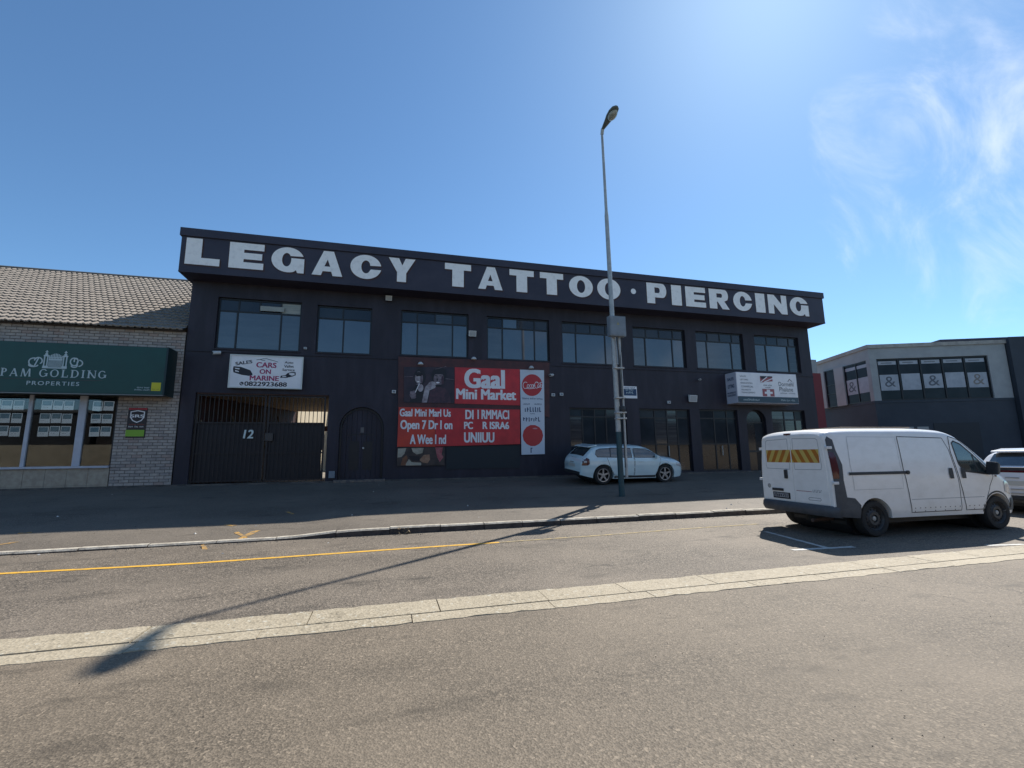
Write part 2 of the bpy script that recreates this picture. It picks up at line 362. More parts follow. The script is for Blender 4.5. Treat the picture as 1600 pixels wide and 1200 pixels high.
# ------------------------------------------------------------------ ground, road, kerb
YF, YFA = 18.0, 17.2                                   # front wall and fascia planes
KY, ZF = 10.25, .76                                    # kerb line, ground level at the buildings
def gz(y):
    if y <= KY: return 0.
    return .13+(ZF-.13)*(min(y, YF)-KY)/(YF-KY)
g = MB(); ys = [(-400, -.03), (KY+.1, -.03), (KY+.12, -.03), (YF, ZF-.10), (900, ZF-.10)]
for (a, za), (b, zb) in zip(ys, ys[1:]): g.quad((-700, a, za), (700, a, za), (700, b, zb), (-700, b, zb))
struct('ground', g, ground_m)
road = struct('road', MB().quad((-120, -30, 0), (120, -30, 0), (120, 4.86, 0), (-120, 4.86, 0)), road_m)
lane = struct('parking_lane', MB().quad((-120, 5.50, .003), (120, 5.50, .003), (120, KY+.05, .003), (-120, KY+.05, .003)), lane_m)
def low(x):                                            # kerb height: dropped for the driveway on the left
    t = min(1, max(0, (x+2.0)/1.5)); return .055+.085*(t*t*(3-2*t))
# sidewalk rises from the kerb to the shop fronts
mb = MB(); xs = [-120, -60, -30]+[-20+.25*i for i in range(180)]+[30, 60, 120]; rows = 8
for x in xs:
    for j in range(rows+1):
        t = j/rows; y = KY+.13+(YF+.2-KY-.13)*t
        z0 = low(x)-.004; z = z0+(ZF-z0)*t+(.02*math.sin(x*.7)*math.sin(math.pi*t))
        mb.v.append((x, y, z))
for i in range(len(xs)-1):
    for j in range(rows):
        a = i*(rows+1)+j; mb.f.append((a, a+rows+1, a+rows+2, a+1))
walk = struct('sidewalk', mb, walk_m, smooth=60)
def wz(x, y):
    t = (y-KY-.13)/(YF+.2-KY-.13); return low(x)-.004+(ZF-low(x))*t+(.02*math.sin(x*.7)*math.sin(math.pi*t))
struct('foundation_strip', MB().box(-17.5, 21.5, YF-.17, YF-.0045, .4, ZF+.018), mat('footing_concrete', (.13, .115, .10), .9, (.065, .06, .055), 3, 8, .5, 40))
# kerb stones
kerb = struct('kerb', MB().quad((-60, KY+.03, -.02), (60, KY+.03, -.02), (60, KY+.10, -.02), (-60, KY+.10, -.02)), kerb_m)
x = -24.0
while x < 34:
    ln = 1.0+random.uniform(-.12, .15); x1 = x+ln-.014; j = random.uniform(-.007, .007); y0 = KY+random.uniform(-.012, .012)
    if not (-.02 < x+ln-.52 < .0):
        n = 4; mb = MB(); k = 0
        for i in range(n+1):
            xx = x+(x1-x)*i/n; h = low(xx)+j
            mb.v += [(xx, y0-.015, -.05), (xx, y0, h-.03), (xx, y0+.03, h), (xx, y0+.145, h+.002), (xx, y0+.145, -.05)]
        for i in range(n):
            for q in range(5): a = i*5+q; b = i*5+(q+1) % 5; mb.f.append((a, b, b+5, a+5))
        mb.f += [(0, 1, 2, 3, 4), tuple(n*5+q for q in range(5))]
        if abs(x-.2) < .55: pass
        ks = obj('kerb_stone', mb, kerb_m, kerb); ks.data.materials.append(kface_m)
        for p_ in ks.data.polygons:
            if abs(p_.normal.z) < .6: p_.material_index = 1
    x += ln
# broken inlet in the kerb
rub = MB()
p = onZ(630, 836, .03)
for i in range(16):
    a, b, c = p[0]+random.uniform(-.13, .13), KY-.02+random.uniform(-.05, .04), random.uniform(.0, .12); s = random.uniform(.012, .035)
    rub.add([(a-s, b, c), (a+s, b-s*.3, c-s*.5), (a, b-s, c+s*.6), (a+s*.2, b+s, c+s)], [(0, 1, 2), (0, 2, 3), (1, 2, 3), (0, 1, 3)])
o = obj('mortar_rubble', rub, mat('rubble', (.33, .26, .16), .9, (.2, .15, .1), 20), kerb); o['kind'] = 'stuff'
# concrete channel between road and parking lane: two rows of slabs
chan = struct('concrete_channel', MB().quad((-60, 4.84, -.012), (60, 4.84, -.012), (60, 5.52, -.012), (-60, 5.52, -.012)), mat('channel_joint', (.08, .07, .06), .9))
for (y0, y1, dz) in ((4.85, 5.085, .005), (5.097, 5.515, .007)):
    x = -14+random.random()
    while x < 40:
        ln = 1.25+random.uniform(-.25, .3); h = dz+random.uniform(-.002, .003)
        mb = MB(); n = max(3, int(ln/.12)); j0, j1 = random.uniform(.002, .008), random.uniform(.002, .008)
        wob = [random.uniform(-.022, .022) for _ in range(n+1)]
        for i in range(n+1):
            xx = x+j0+(ln-j0-j1)*i/n; e = wob[i] if dz < .006 else wob[i]*.8
            a = y0+(e if dz < .006 else 0); b = y1+(e if dz > .006 else 0)
            mb.v += [(xx, a, -.02), (xx, a+.006, h), (xx, b-.006, h), (xx, b, -.02)]
        for i in range(n):
            for q in range(3): k = i*4+q; mb.f.append((k, k+1, k+5, k+4))
        mb.f += [(0, 1, 2, 3), (n*4, n*4+1, n*4+2, n*4+3)]
        obj('channel_slab', mb, conc_m, chan); x += ln
# painted markings
def ribbon(name, pts, w, z, m, parent, ragged=.12):
    mb = MB(); P = []
    for (a, b), (c, d) in zip(pts, pts[1:]):
        L = math.hypot(c-a, d-b); k = max(1, int(L/.12))
        P += [(a+(c-a)*i/k, b+(d-b)*i/k) for i in range(k)]
    P.append(pts[-1])
    for i, (a, b) in enumerate(P):
        q = P[min(i+1, len(P)-1)]; r = P[max(i-1, 0)]; L = math.hypot(q[0]-r[0], q[1]-r[1]) or 1
        nx, ny = -(q[1]-r[1])/L, (q[0]-r[0])/L; e1, e2 = (w/2*(1+random.uniform(-ragged, ragged)) for _ in range(2))
        for e in (-e1, e2):
            X, Y = a+nx*e, b+ny*e; mb.v.append((X, Y, z(X, Y) if callable(z) else z))
    mb.f = [(2*i, 2*i+2, 2*i+3, 2*i+1) for i in range(len(P)-1)]
    return obj(name, mb, m, parent)
ya = [onZ(*p, 0)[:2] for p in ((-150, 905), (0, 897), (300, 881), (600, 860), (780, 848))]; ya[0] = (-16, 8.72)
ribbon('yellow_line', ya, .105, .008, yellow_m, lane)
ribbon('faded_yellow_line', [ya[-1]]+[onZ(*p, 0)[:2] for p in ((950, 836), (1080, 826), (1185, 819))], .075, .008, mat('faded_yellow', (.40, .30, .13), .8, (.22, .19, .13), 9, 7), lane, .3)
for a, b, wd in (((1196, 831), (1290, 856), .09), ((1238, 860), (1334, 855), .10), ((1542, 853), (1600, 851), .09)):
    ribbon('bay_marking', [onZ(*a, 0)[:2], onZ(*b, 0)[:2]], wd, .008, white_line_m, lane, .2)
zw = lambda X, Y: wz(X, Y)+.006
for a, b, wd in (((375, 842), (402, 829), .10), ((352, 820), (366, 822), .10), ((478, 772), (500, 757), .10), ((448, 796), (458, 790), .08), ((322, 791), (334, 789), .08), ((300, 763), (312, 772), .1), ((385, 841), (368, 832), .08), ((0, 852), (28, 847), .08), ((28, 834), (50, 832), .07)):
    q = []
    for px, py in (a, b):
        z = .2
        for _ in range(12): X, Y, _z = onZ(px, py, z); z = wz(X, Y)
        q.append((X, Y))
    ribbon('worn_orange_mark', q, wd, zw, worn_yellow_m, walk, .5)

# ------------------------------------------------------------------ fascia letters
def G_L(): return [[(0, 0), (1, 0), (1, .27), (.46, .27), (.46, 1), (0, 1)]]
def G_E(): return [[(0, 0), (1, 0), (1, .25), (.42, .25), (.42, .37), (.95, .37), (.95, .62), (.42, .62), (.42, .74), (1, .74), (1, 1), (0, 1)]]
def G_T(): return [[(.28, 0), (.72, 0), (.72, .73), (1, .73), (1, 1), (0, 1), (0, .73), (.28, .73)]]
def G_Y(): return [[(.32, 0), (.66, 0), (.66, .38), (1, 1), (.63, 1), (.51, .7), (.38, 1), (0, 1), (.32, .4)]]
def G_A(): return [[(0, 0), (.3, 0), (.35, .17), (.63, .17), (.68, 0), (1, 0), (.69, 1), (.36, 1)], [(.4, .37), (.59, .37), (.5, .66)]]
def G_O(): return [ell(.5, .5, .5, .5, 40), ell(.5, .5, .17, .30, 28)]
def G_I(): return [[(0, 0), (1, 0), (1, 1), (0, 1)]]
def G_N(): return [[(0, 0), (.3, 0), (.3, .5), (.68, 0), (1, 0), (1, 1), (.71, 1), (.71, .52), (.34, 1), (0, 1)]]
def G_C():
    o = ell(.5, .5, .5, .5, 40, R_(9), R_(345), True); i = ell(.5, .5, .15, .27, 24, R_(-25), R_(-335), True)
    return [o+[(1.0, .41), (.66, .41)]+i[1:-1]+[(.64, .56)]]
def G_G():
    o = ell(.5, .5, .5, .5, 40, R_(20), R_(292), True); i = ell(.46, .5, .14, .27, 24, R_(-10), R_(-325), True)
    return [o+[(.76, .11), (.8, .0), (1, 0), (1, .58), (.6, .58)]+i+[(.6, .66)]]
def _bowl(x0, x1, y0, y1, n=14):
    r = (y1-y0)/2; xc = x1-r*.62; return [(xc+r*.62*math.cos(t), (y0+y1)/2+r*math.sin(t)) for t in [R_(-90+180*i/(n-1)) for i in range(n)]]
def G_P(): return [[(0, 0), (.4, 0), (.4, .3)]+_bowl(0, 1, .3, 1)+[(0, 1)], [(.4, .52)]+_bowl(.3, .66, .52, .79)+[(.4, .79)]]
def G_R(): return [[(0, 0), (.38, 0), (.38, .36), (.42, .36), (.64, 0), (1, 0), (.76, .40)]+_bowl(0, .97, .40, 1)[3:]+[(0, 1)], [(.38, .58)]+_bowl(.3, .66, .58, .79)+[(.38, .79)]]
GL = dict(L=G_L, E=G_E, T=G_T, Y=G_Y, A=G_A, O=G_O, I=G_I, N=G_N, C=G_C, G=G_G, P=G_P, R=G_R)
LETTERS = [('L', 290.5, 345), ('E', 358.5, 413), ('G', 424.4, 476), ('A', 488, 536), ('C', 547.6, 596), ('Y', 607, 649), ('T', 695, 736), ('A', 747, 785), ('T', 796, 834), ('T', 843.6, 880),
           ('O', 889, 926), ('O', 933, 969), ('P', 1010.5, 1041), ('I', 1049, 1064.5), ('E', 1071, 1102), ('R', 1108, 1138.5), ('C', 1145.6, 1174.5), ('I', 1180.5, 1195), ('N', 1200, 1229), ('G', 1234, 1262.7)]
def wall_open(mb, x0, x1, z0, z1, y, d, rects):
    xs = sorted({x0, x1}|{v for r in rects for v in r[:2]}); zs = sorted({z0, z1}|{max(z0, v) for r in rects for v in r[2:]})
    idx = {}
    def hole(i, j):
        cx, cz = (xs[i]+xs[i+1])/2, (zs[j]+zs[j+1])/2
        return any(a < cx < b and c < cz < e for a, b, c, e in rects)
    nx, nz = len(xs)-1, len(zs)-1
    for i in range(nx):
        for j in range(nz):
            if hole(i, j): continue
            a, b, c, e = xs[i], xs[i+1], zs[j], zs[j+1]
            mb.quad((a, y, c), (b, y, c), (b, y, e), (a, y, e)); mb.quad((a, y+d, c), (a, y+d, e), (b, y+d, e), (b, y+d, c))
            if i == 0 or hole(i-1, j): mb.quad((a, y, c), (a, y, e), (a, y+d, e), (a, y+d, c))
            if i == nx-1 or hole(i+1, j): mb.quad((b, y, c), (b, y+d, c), (b, y+d, e), (b, y, e))
            if j == 0 or hole(i, j-1): mb.quad((a, y, c), (a, y+d, c), (b, y+d, c), (b, y, c))
            if j == nz-1 or hole(i, j+1): mb.quad((a, y, e), (b, y, e), (b, y+d, e), (a, y+d, e))
    bm = bmesh.new(); vs = [bm.verts.new(v) for v in mb.v]
    for f in mb.f: bm.faces.new([vs[i] for i in f])
    bmesh.ops.remove_doubles(bm, verts=bm.verts[:], dist=.0005); bmesh.ops.recalc_face_normals(bm, faces=bm.faces[:])
    out = MB(); bm.verts.index_update(); out.v = [tuple(v.co) for v in bm.verts]; out.f = [tuple(v.index for v in f.verts) for f in bm.faces]; bm.free()
    return out
def pane_grid(parent, name, x0, x1, z0, z1, y, cols, tz=None, tcols=None, fm=None, pm=None, fw=.05, special=None, lower=None):
    """frame (part) with one pane (sub-part) per light; cols/tcols are inner mullion x positions, tz the transom height"""
    fm = fm or frame_m; pm = pm or pane_m; f = MB(); y1 = y+.06
    f.box(x0, x1, y, y1, z0, z0+fw); f.box(x0, x1, y, y1, z1-fw, z1); f.box(x0, x0+fw, y+.001, y1-.001, z0+fw, z1-fw); f.box(x1-fw, x1, y+.001, y1-.001, z0+fw, z1-fw)
    rows = [(z0+fw, z1-fw, cols)]
    if tz: rows = [(z0+fw, tz-fw/2, cols), (tz+fw/2, z1-fw, tcols if tcols is not None else cols)]; f.box(x0+fw, x1-fw, y+.002, y1-.002, tz-fw/2, tz+fw/2)
    if lower:
        a, b, c = rows[0]; rows[0] = (lower+fw/2, b, c); rows.insert(0, (a, lower-fw/2, c)); f.box(x0+fw, x1-fw, y+.002, y1-.002, lower-fw/2, lower+fw/2)
    cells = []
    for ri, (a, b, cs) in enumerate(rows):
        edges = [x0+fw]+[v for c in cs for v in (c-fw/2, c+fw/2)]+[x1-fw]
        for c in cs: f.box(c-fw/2, c+fw/2, y+.004, y1-.004, a, b)
        for k in range(0, len(edges), 2): cells.append((ri, k//2, edges[k], edges[k+1], a, b))
    fr = obj(name, f, fm, parent)
    top = len(rows)-1
    for ri, k, a, b, c, e in cells:
        m = pm
        if special and (ri, k) in special: m = special[(ri, k)]
        elif ri == top and tz: m = paned_m if pm is pane_m else pm
        if m in (pane_m, lowpane_m) and random.random() < .4: m = random.choice((pane_m, pane2_m, pane2_m, pane3_m) if m is pane_m else (lowpane_m, pane3_m))
        t = random.uniform(-.006, .006); s = random.uniform(-.006, .006)
        obj('pane', MB().quad((a, y+.03-t, c), (b, y+.03+t, c), (b, y+.03+t+s, e), (a, y+.03-t+s, e)), m, fr)
    return fr
# ------------------------------------------------------------------ the black two-storey building
BX0, BX1, ZS = -6.88, 20.70, 7.93
bld = thing('black_building', 'long black two-storey building with white LEGACY TATTOO PIERCING letters along its roof band', 'building', (6.9, YF, ZF))
UP = [(337.5, 470, 468, 547, (369.5, 438.5), (374, 407, 440)), (494.5, 580.5, 479, 552.5, (536.5,), (536.5,)), (626, 732, 487.5, 557, (652, 707), (652, 680, 707)), (761, 858.5, 497, 563, (785, 835), (785, 808, 835)),
      (878.5, 969.5, 505, 569, (899.7, 945.6), (899.7, 922, 945.6)), (989.7, 1071.5, 513, 573.5, (1008.6, 1050.6), (1008.6, 1029, 1050.6)), (1088.6, 1162.5, 519.5, 577, (1105, 1143), (1105, 1124, 1143)), (1180.5, 1249.5, 525.5, 581.5, (1197.6, 1231.7), (1197.6, 1214, 1231.7))]
GR = [(891, 980, 637.5, 706, (910, 929, 947, 965), 652), (1001.5, 1081, 639, 737, (1023, 1042, 1058), 652.5), (1096.5, 1156, 640, 737, (1115.5, 1135.5), 652.5), (1209, 1261, 641, 716, (1225.5, 1242.5), 653.5)]
rects = []; upr = []; grr = []
def xat(px, pym): return onY(px, pym, YF+.12)[0]
for a, b, c, d, *_ in UP: r = pbox(a, c, b, d, YF); upr.append(r); rects.append(r)
for a, b, c, d, *_ in GR:
    r = list(pbox(a, c, b, d, YF)); r[2] = max(r[2], ZF+.05); grr.append(tuple(r)); rects.append(tuple(r))
gate_r = (-6.45, -2.13, .5, 3.90); rects.append(gate_r)
aL = pbox(529, 636, 599, 750, YF); aL = (aL[0], aL[1], .5, aL[3]); aR = pbox(1169.5, 640, 1200, 738, YF); aR = (aR[0], aR[1], .5, aR[3])
rects += [aL, aR]
wm = wall_open(MB(), BX0, BX1, .45, ZS+.05, YF, .24, rects)
for (x0, x1, z0, z1) in (aL, aR):                       # spandrels that turn the square heads into arches
    r = (x1-x0)/2; cx = (x0+x1)/2; zc = z1-r
    for s in (-1, 1):
        pts = [(cx+s*r, z1+.002)]+[(cx+s*r*math.cos(t), zc+r*math.sin(t)) for t in [R_(90*i/10) for i in range(11)]]+[(cx, z1+.002)]
        wm.prism(pts, YF+.0015, YF+.22)
wall = obj('wall', wm, wall_m, bld)
m = MB(); m.box(BX0, BX1, YF-.045, YF-.001, onY(700, 566, YF)[2]-.03, onY(700, 566, YF)[2]+.03)
# string course cut round the signboard, shallow band under the upper windows
zb = upr[2][2]-.16; m = MB(); m.box(BX0, onY(620, 560, YF)[0], YF-.03, YF-.001, zb-.03, zb); m.box(onY(862, 566, YF)[0], BX1, YF-.03, YF-.001, zb-.03, zb); obj('string_course', m, wall_m, bld)
m = MB(); m.box(BX0+.003, BX0+.2, YF+.241, 24.5, .5, ZS); m.box(BX1-.2, BX1-.003, YF+.241, 24.5, .5, ZS); m.box(-1.9, BX1-.21, 24.2, 24.5, .5, ZS); m.box(BX0+.21, -1.91, 23.6, 23.8, 3.96, ZS)
obj('rear_and_side_walls', m, wall_m, bld)
obj('roof', MB().box(BX0+.01, BX1-.01, YF+.25, 24.5, ZS+.06, ZS+.3), fargrey_m, bld)
fx0, fx1 = -7.03, 20.95
fas = obj('fascia', MB().box(fx0, fx1, YFA, 24.6, ZS, 9.225), fascia_m, bld)
m = MB(); m.box(fx0-.05, fx1+.05, YFA-.06, 24.65, 9.227, 9.52); obj('parapet_coping', m, fascia_m, bld, bevel=.012)
m = MB(); m.box(fx0, fx1, YFA-.012, YFA-.0005, ZS, ZS+.05); obj('drip_edge', m, fascia_m, fas)
z0, z1 = 8.225, 9.175
_gc = {}
for ch, pa, pb in LETTERS:
    pm = 412+(pa-716)*.0963+18
    xa, xb = onY(pa, pm, YFA)[0], onY(pb, pm, YFA)[0]
    if ch not in _gc: _gc[ch] = poly_geo(GL[ch]())
    vs, fs = _gc[ch]
    T = lambda u, v, dx=0, dz=0: (xa+(xb-xa)*u+dx, z0+(z1-z0)*v+dz)
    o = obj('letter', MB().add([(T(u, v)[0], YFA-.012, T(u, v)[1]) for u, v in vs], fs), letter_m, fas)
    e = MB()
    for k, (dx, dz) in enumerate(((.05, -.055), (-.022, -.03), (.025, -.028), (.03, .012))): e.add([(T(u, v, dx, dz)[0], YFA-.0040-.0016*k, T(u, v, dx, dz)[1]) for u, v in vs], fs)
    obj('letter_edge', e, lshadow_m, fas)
b = pbox(985.3, 452, 993.7, 460.5, YFA); cx, cz, r = (b[0]+b[1])/2, 8.70, .125
obj('dot', MB().add([(cx+r*math.cos(2*math.pi*i/24), YFA-.012, cz+r*math.sin(2*math.pi*i/24)) for i in range(24)], [tuple(range(24))]), letter_m, fas)
for i, (r, u) in enumerate(zip(upr, UP)):
    x0, x1, z0, z1 = r; tz = z1-(z1-z0)*(.25 if i != 1 else .26); ym = (u[2]+u[3])/2
    sp = {}
    if i == 0: sp = {(1, 3): blind_m}
    if i == 2: sp = {(1, 2): pane_m}
    if i == 3: sp = {(1, 1): pane_m}
    fr = pane_grid(bld, 'window', x0+.004, x1-.004, z0+.004, z1-.004, YF+.10, [onY(c, ym+8, YF+.12)[0] for c in u[4]], tz, [onY(c, u[2]+9, YF+.12)[0] for c in u[5]], special=sp, fw=.055)
    obj('sill', MB().box(x0-.03, x1+.03, YF-.04, YF+.0985, z0-.035, z0+.003), wall_m, fr)
    if i == 0:
        c = onY(427, 484, YF+.1); obj('opened_sash', MB().box(c[0]-.42, c[0]+.38, YF+.04, YF+.06, c[2]-.08, c[2]+.10), blind_m, fr)
for i, (r, u) in enumerate(zip(grr, GR)):
    x0, x1, z0, z1 = r; ym = u[2]+40
    fr = pane_grid(bld, 'shop_window', x0+.004, x1-.004, z0+.004, z1-.004, YF+.10, [onY(c, 660, YF+.12)[0] for c in u[4]], onY(1000, u[5], YF+.1)[2], None, fw=.06, pm=lowpane_m, lower=(onY(1040, 694, YF)[2] if i in (1, 2) else None),
                   special={(0, k): paned_m for k in range(6)} if i in (1, 2) else {(1, 3): paned_m, (1, 4): paned_m} if i == 0 else None)
    if i in (1, 2):
        hx = x0+(x1-x0)*.55; obj('pull_handle', MB().cyl((hx, YF+.06, 1.5), (hx, YF+.06, 1.95), .018, n=8), steel_m, fr)
# arched doors
def arch_door(name, r, y, transom):
    x0, x1, z0, z1 = r; x0 += .01; x1 -= .01; rr = (x1-x0)/2; cx = (x0+x1)/2; zc = z1-.01-rr
    def arch(a0, a1, rad): return [(cx+rad*math.cos(R_(t)), zc+rad*math.sin(R_(t))) for t in [a0+(a1-a0)*i/16 for i in range(17)]]
    f = MB(); o_ = arch(0, 180, rr); i_ = arch(0, 180, rr-.07)
    for a, b, c, d in zip(o_, o_[1:], i_, i_[1:]): f.prism([a, b, d, c], y, y+.07)
    f.box(cx-rr, cx-rr+.07, y, y+.07, ZF-.1, zc-.001); f.box(cx+rr-.07, cx+rr, y, y+.07, ZF-.1, zc-.001)
    if transom: f.box(cx-rr+.071, cx+rr-.071, y+.002, y+.068, zc-.09, zc-.02)
    d = obj(name, f, frame_m, bld)
    if transom:
        obj('fanlight', MB().prism([(cx-rr+.07, zc-.019)]+[p for p in arch(180, 0, rr-.068)]+[(cx+rr-.07, zc-.019)], y+.03, y+.04), paned_m, d)
        for s in (0, 1): obj('door_leaf', MB().box(cx-rr+.075+s*(rr-.07), cx-.005+s*(rr-.07), y+.02, y+.06, ZF-.05, zc-.091), lowpane_m if s else paned_m, d)
        obj('mid_rail', MB().box(cx-rr+.072, cx+rr-.072, y+.001, y+.069, 1.62, 1.72), frame_m, d)
    else:
        n = 8; w_ = 2*(rr-.072)/n
        for i in range(n):
            xa = cx-rr+.072+i*w_; xb = xa+w_-.008; top = lambda xx: zc+math.sqrt(max(0, (rr-.072)**2-(xx-cx)**2))
            obj('plank', MB().prism([(xa, ZF-.05), (xb, ZF-.05), (xb, top(xb)), ((xa+xb)/2, top((xa+xb)/2)), (xa, top(xa))], y+.03+.004*(i % 2), y+.06), wall_m, d)
        obj('lock_plate', MB().box(cx-.05, cx+.07, y+.012, y+.029, 2.52, 2.72), mat('old_metal', (.12, .11, .11), .5), d)
        obj('knocker', MB().cyl((cx+.07, y+.01, 1.95), (cx+.07, y+.029, 1.95), .035), steel_m, d)
        obj('latch_bar', MB().box(cx-.5, cx+.45, y+.018, y+.029, 2.44, 2.475), frame_m, d)
        for q in (0, 1): obj('panel_mould', MB().box(cx-.42+q*.48, cx-.08+q*.48, y+.024, y+.0295, 1.15, 2.2), frame_m, d)
    return d
arch_door('arched_door', aL, YF+.12, False); arch_door('arched_glass_door', aR, YF+.14, True)
obj('door_step', MB().box(aL[0]-.1, aL[1]+.1, YF-.28, YF-.003, .5, ZF+.05), mat('worn_step', (.09, .08, .08), .85, (.22, .17, .13), 7, 7, .5, 30), bld, bevel=.02)
# dark room behind the windows
obj('interior_floor', MB().box(-1.85, BX1-.25, YF+.3, 24.1, .5, .74), interior_m, bld)
# the vehicle passage behind the gate
m = MB(); m.add([(-6.5, 18.26, .5), (-4.3, 24.0, .5), (-4.3, 24.0, 3.83), (-6.5, 18.26, 3.83), (-6.66, 18.26, .5), (-4.46, 24.0, .5), (-4.46, 24.0, 3.83), (-6.66, 18.26, 3.83)], [(0, 1, 2, 3), (4, 7, 6, 5), (1, 5, 6, 2), (3, 2, 6, 7), (0, 4, 5, 1), (0, 3, 7, 4)])
pw = obj('passage_wall', m, darkred_m, bld)
obj('passage_ceiling', MB().box(BX0+.21, -1.92, 18.25, 23.99, 3.84, 3.94), ceil_m, bld)
obj('passage_side', MB().box(-2.1, -1.92, 18.25, 24.19, .5, 3.83), cream_m, bld)
for i in range(9):                                      # timber offcuts leaning on the passage wall
    t = .06+.085*i+random.uniform(-.02, .02); bx, by = -6.5+2.2*t+.25, 18.26+5.74*t-.1; h = random.uniform(1.8, 2.9); s = random.uniform(-.5, .5)
    st = obj('leaning_timber', MB().cyl((bx+.35, by-.05, .78), (bx-.13+s*.25, by+s*.6, .78+h), .03, n=5), timber_m)
    relocate(st, (bx+.35, by-.05, .78)); tag(st, 'bare timber stick leaning on the dark red passage wall, %s' % ('leftmost second third fourth fifth sixth seventh eighth ninth'.split()[i] + ' from the left' if i else 'leftmost'), 'timber', 'timber sticks leaning inside the passage')
yardw = obj('yard_wall', MB().box(-4.55, -4.25, 24.3, 36, .5, 5.2), cream_m); relocate(yardw, (-4.4, 30, ZF-.03)); tag(yardw, 'sunlit cream yard wall seen beyond the passage through the gate bars', 'wall')
yw2 = obj('yard_end_wall', MB().box(-4.2, 1.5, 36, 36.25, .5, 5.6), cream_m); relocate(yw2, (-1.5, 36.1, ZF-.03)); tag(yw2, 'cream end wall at the far back of the yard behind the gate', 'wall')
lt = thing('lean_to_beam', 'dark red beam crossing the bright yard opening behind the gate', 'beam', (-3, 25, ZF))
obj('beam', MB().box(-4.2, -1.95, 25.0, 25.15, 2.95, 3.2), darkred_m, lt); obj('post', MB().box(-2.15, -2.0, 25.0, 25.15, ZF-.03, 2.949), darkred_m, lt)
# ------------------------------------------------------------------ steel gate, number 12
gate = thing('steel_gate', 'black steel double gate with vertical bars and a white 12 on it', 'gate', (-4.3, YF+.08, ZF))
gx0, gx1, gy = -6.42, -2.16, YF+.08; gm = onY(413, 700, gy)[0]; zt, zm, zl = 3.86, onY(415, 662, gy)[2], onY(415, 709, gy)[2]
gb_m = mat('gate_steel', (.012, .009, .011), .5, (.02, .014, .014), 4); gp_m = mat('gate_sheet', (.017, .013, .016), .55, (.011, .009, .012), 2.5)
for (xa, xb) in ((gx0, gm-.03), (gm+.03, gx1-.07)):
    f = MB(); f.box(xa, xa+.06, gy, gy+.05, .80, zt); f.box(xb-.06, xb, gy, gy+.05, .80, zt)
    for z in (.83, zl, zm, zt-.06): f.box(xa+.061, xb-.061, gy+.002, gy+.048, z, z+.05)
    obj('leaf_frame', f, gb_m, gate)
    n = int((xb-xa)/.135)
    for i in range(1, n):
        bx = xa+(xb-xa)*i/n; obj('bar', MB().box(bx-.011, bx+.011, gy-.012, gy+.0015, .8, zt-.02), gb_m, gate)
    z = .84; k = 0
    while z < zm-.02:
        hgt = min(.34+random.uniform(-.04, .04), zm-z); gap = random.choice((0, 0, .002, .005)) if xa > -5 else 0
        obj('backing_sheet', MB().box(xa+.062, xb-.062-random.choice((0, .0, .02)), gy+.05+.006*(k % 2), gy+.055+.006*(k % 2), z, z+hgt+.004-2*gap), gp_m, gate); z += hgt; k += 1
text('number', '12', pbox(380, 671.5, 396, 685, gy-.015), gy-.016, mat('number_white', (.6, .68, .66), .5), gate, bold=.03, shear=.12)
obj('lock_box', MB().box(gm+.0, gm+.26, gy-.05, gy-.013, 2.22, 2.5), mat('gate_lock', (.05, .043, .04), .5), gate, bevel=.01)
obj('lintel_angle', MB().box(gx0, gx1, gy-.05, gy+.06, 3.862, 3.898), mat('rusty_lintel', (.07, .03, .02), .7), gate)
u = obj('utility_box', MB().box(*(lambda b: (b[0], b[1], YF-.12, YF-.003, b[2], b[3]))(pbox(514, 736, 523.5, 747, YF))), boxgrey_m, bevel=.012)
relocate(u, (-2.0, YF, ZF)); tag(u, 'small pale grey utility box low on the wall beside the gate', 'utility box')

# ------------------------------------------------------------------ signs on the black wall
def frame_box(b, y0, y1, fw=.04):
    x0, x1, z0, z1 = b; f = MB(); f.box(x0, x1, y0, y1, z0, z0+fw); f.box(x0, x1, y0, y1, z1-fw, z1); f.box(x0, x0+fw, y0+.001, y1, z0+fw, z1-fw); f.box(x1-fw, x1, y0+.001, y1, z0+fw, z1-fw); return f
YS = YF-.2
s = thing('cars_sign', 'white lightbox sign reading CARS ON MARINE above the steel gate', 'sign', (-3.9, YS, 4.0))
B = pbox(357.5, 555.5, 473, 607, YS); obj('panel', MB().box(B[0]+.03, B[1]-.03, YS+.01, YF-.004, B[2]+.03, B[3]-.03), sign_white_m, s); obj('frame', frame_box(B, YS-.01, YS+.06), mat('sign_frame_white', (.6, .62, .58), .4), s)
def cs(u0, v0, u1, v1): return (B[0]+(B[1]-B[0])*u0, B[0]+(B[1]-B[0])*u1, B[3]-(B[3]-B[2])*v1, B[3]-(B[3]-B[2])*v0)
yt = YS+.007
for t_, bx, m_, kw in (('CARS', (.355, .21, .63, .37), sign_pink_m, dict(bold=.03)), ('ON', (.405, .42, .56, .56), sign_pink_m, dict(bold=.03)), ('MARINE', (.28, .615, .675, .765), sign_pink_m, dict(bold=.03)), ('0822923688', (.215, .80, .79, .935), sign_black_m, dict(bold=.028)),
                   ('Auto', (.74, .15, .86, .22), sign_black_m, dict(bold=.02)), ('Vallet', (.735, .265, .87, .345), sign_black_m, dict(bold=.02)), ('Service', (.715, .375, .885, .45), sign_black_m, dict(bold=.02)), ('SALES', (.075, .19, .30, .29), sign_black_m, dict(bold=.03, rot=.2))):
    text('lettering', t_, cs(*bx), yt, m_, s, **kw)
def uv(pts): return [(B[0]+(B[1]-B[0])*u, B[3]-(B[3]-B[2])*v) for u, v in pts]
polys('phone_symbol', [ell(*uv([(.178, .87)])[0], .065, .065, 20)], yt, sign_black_m, s)
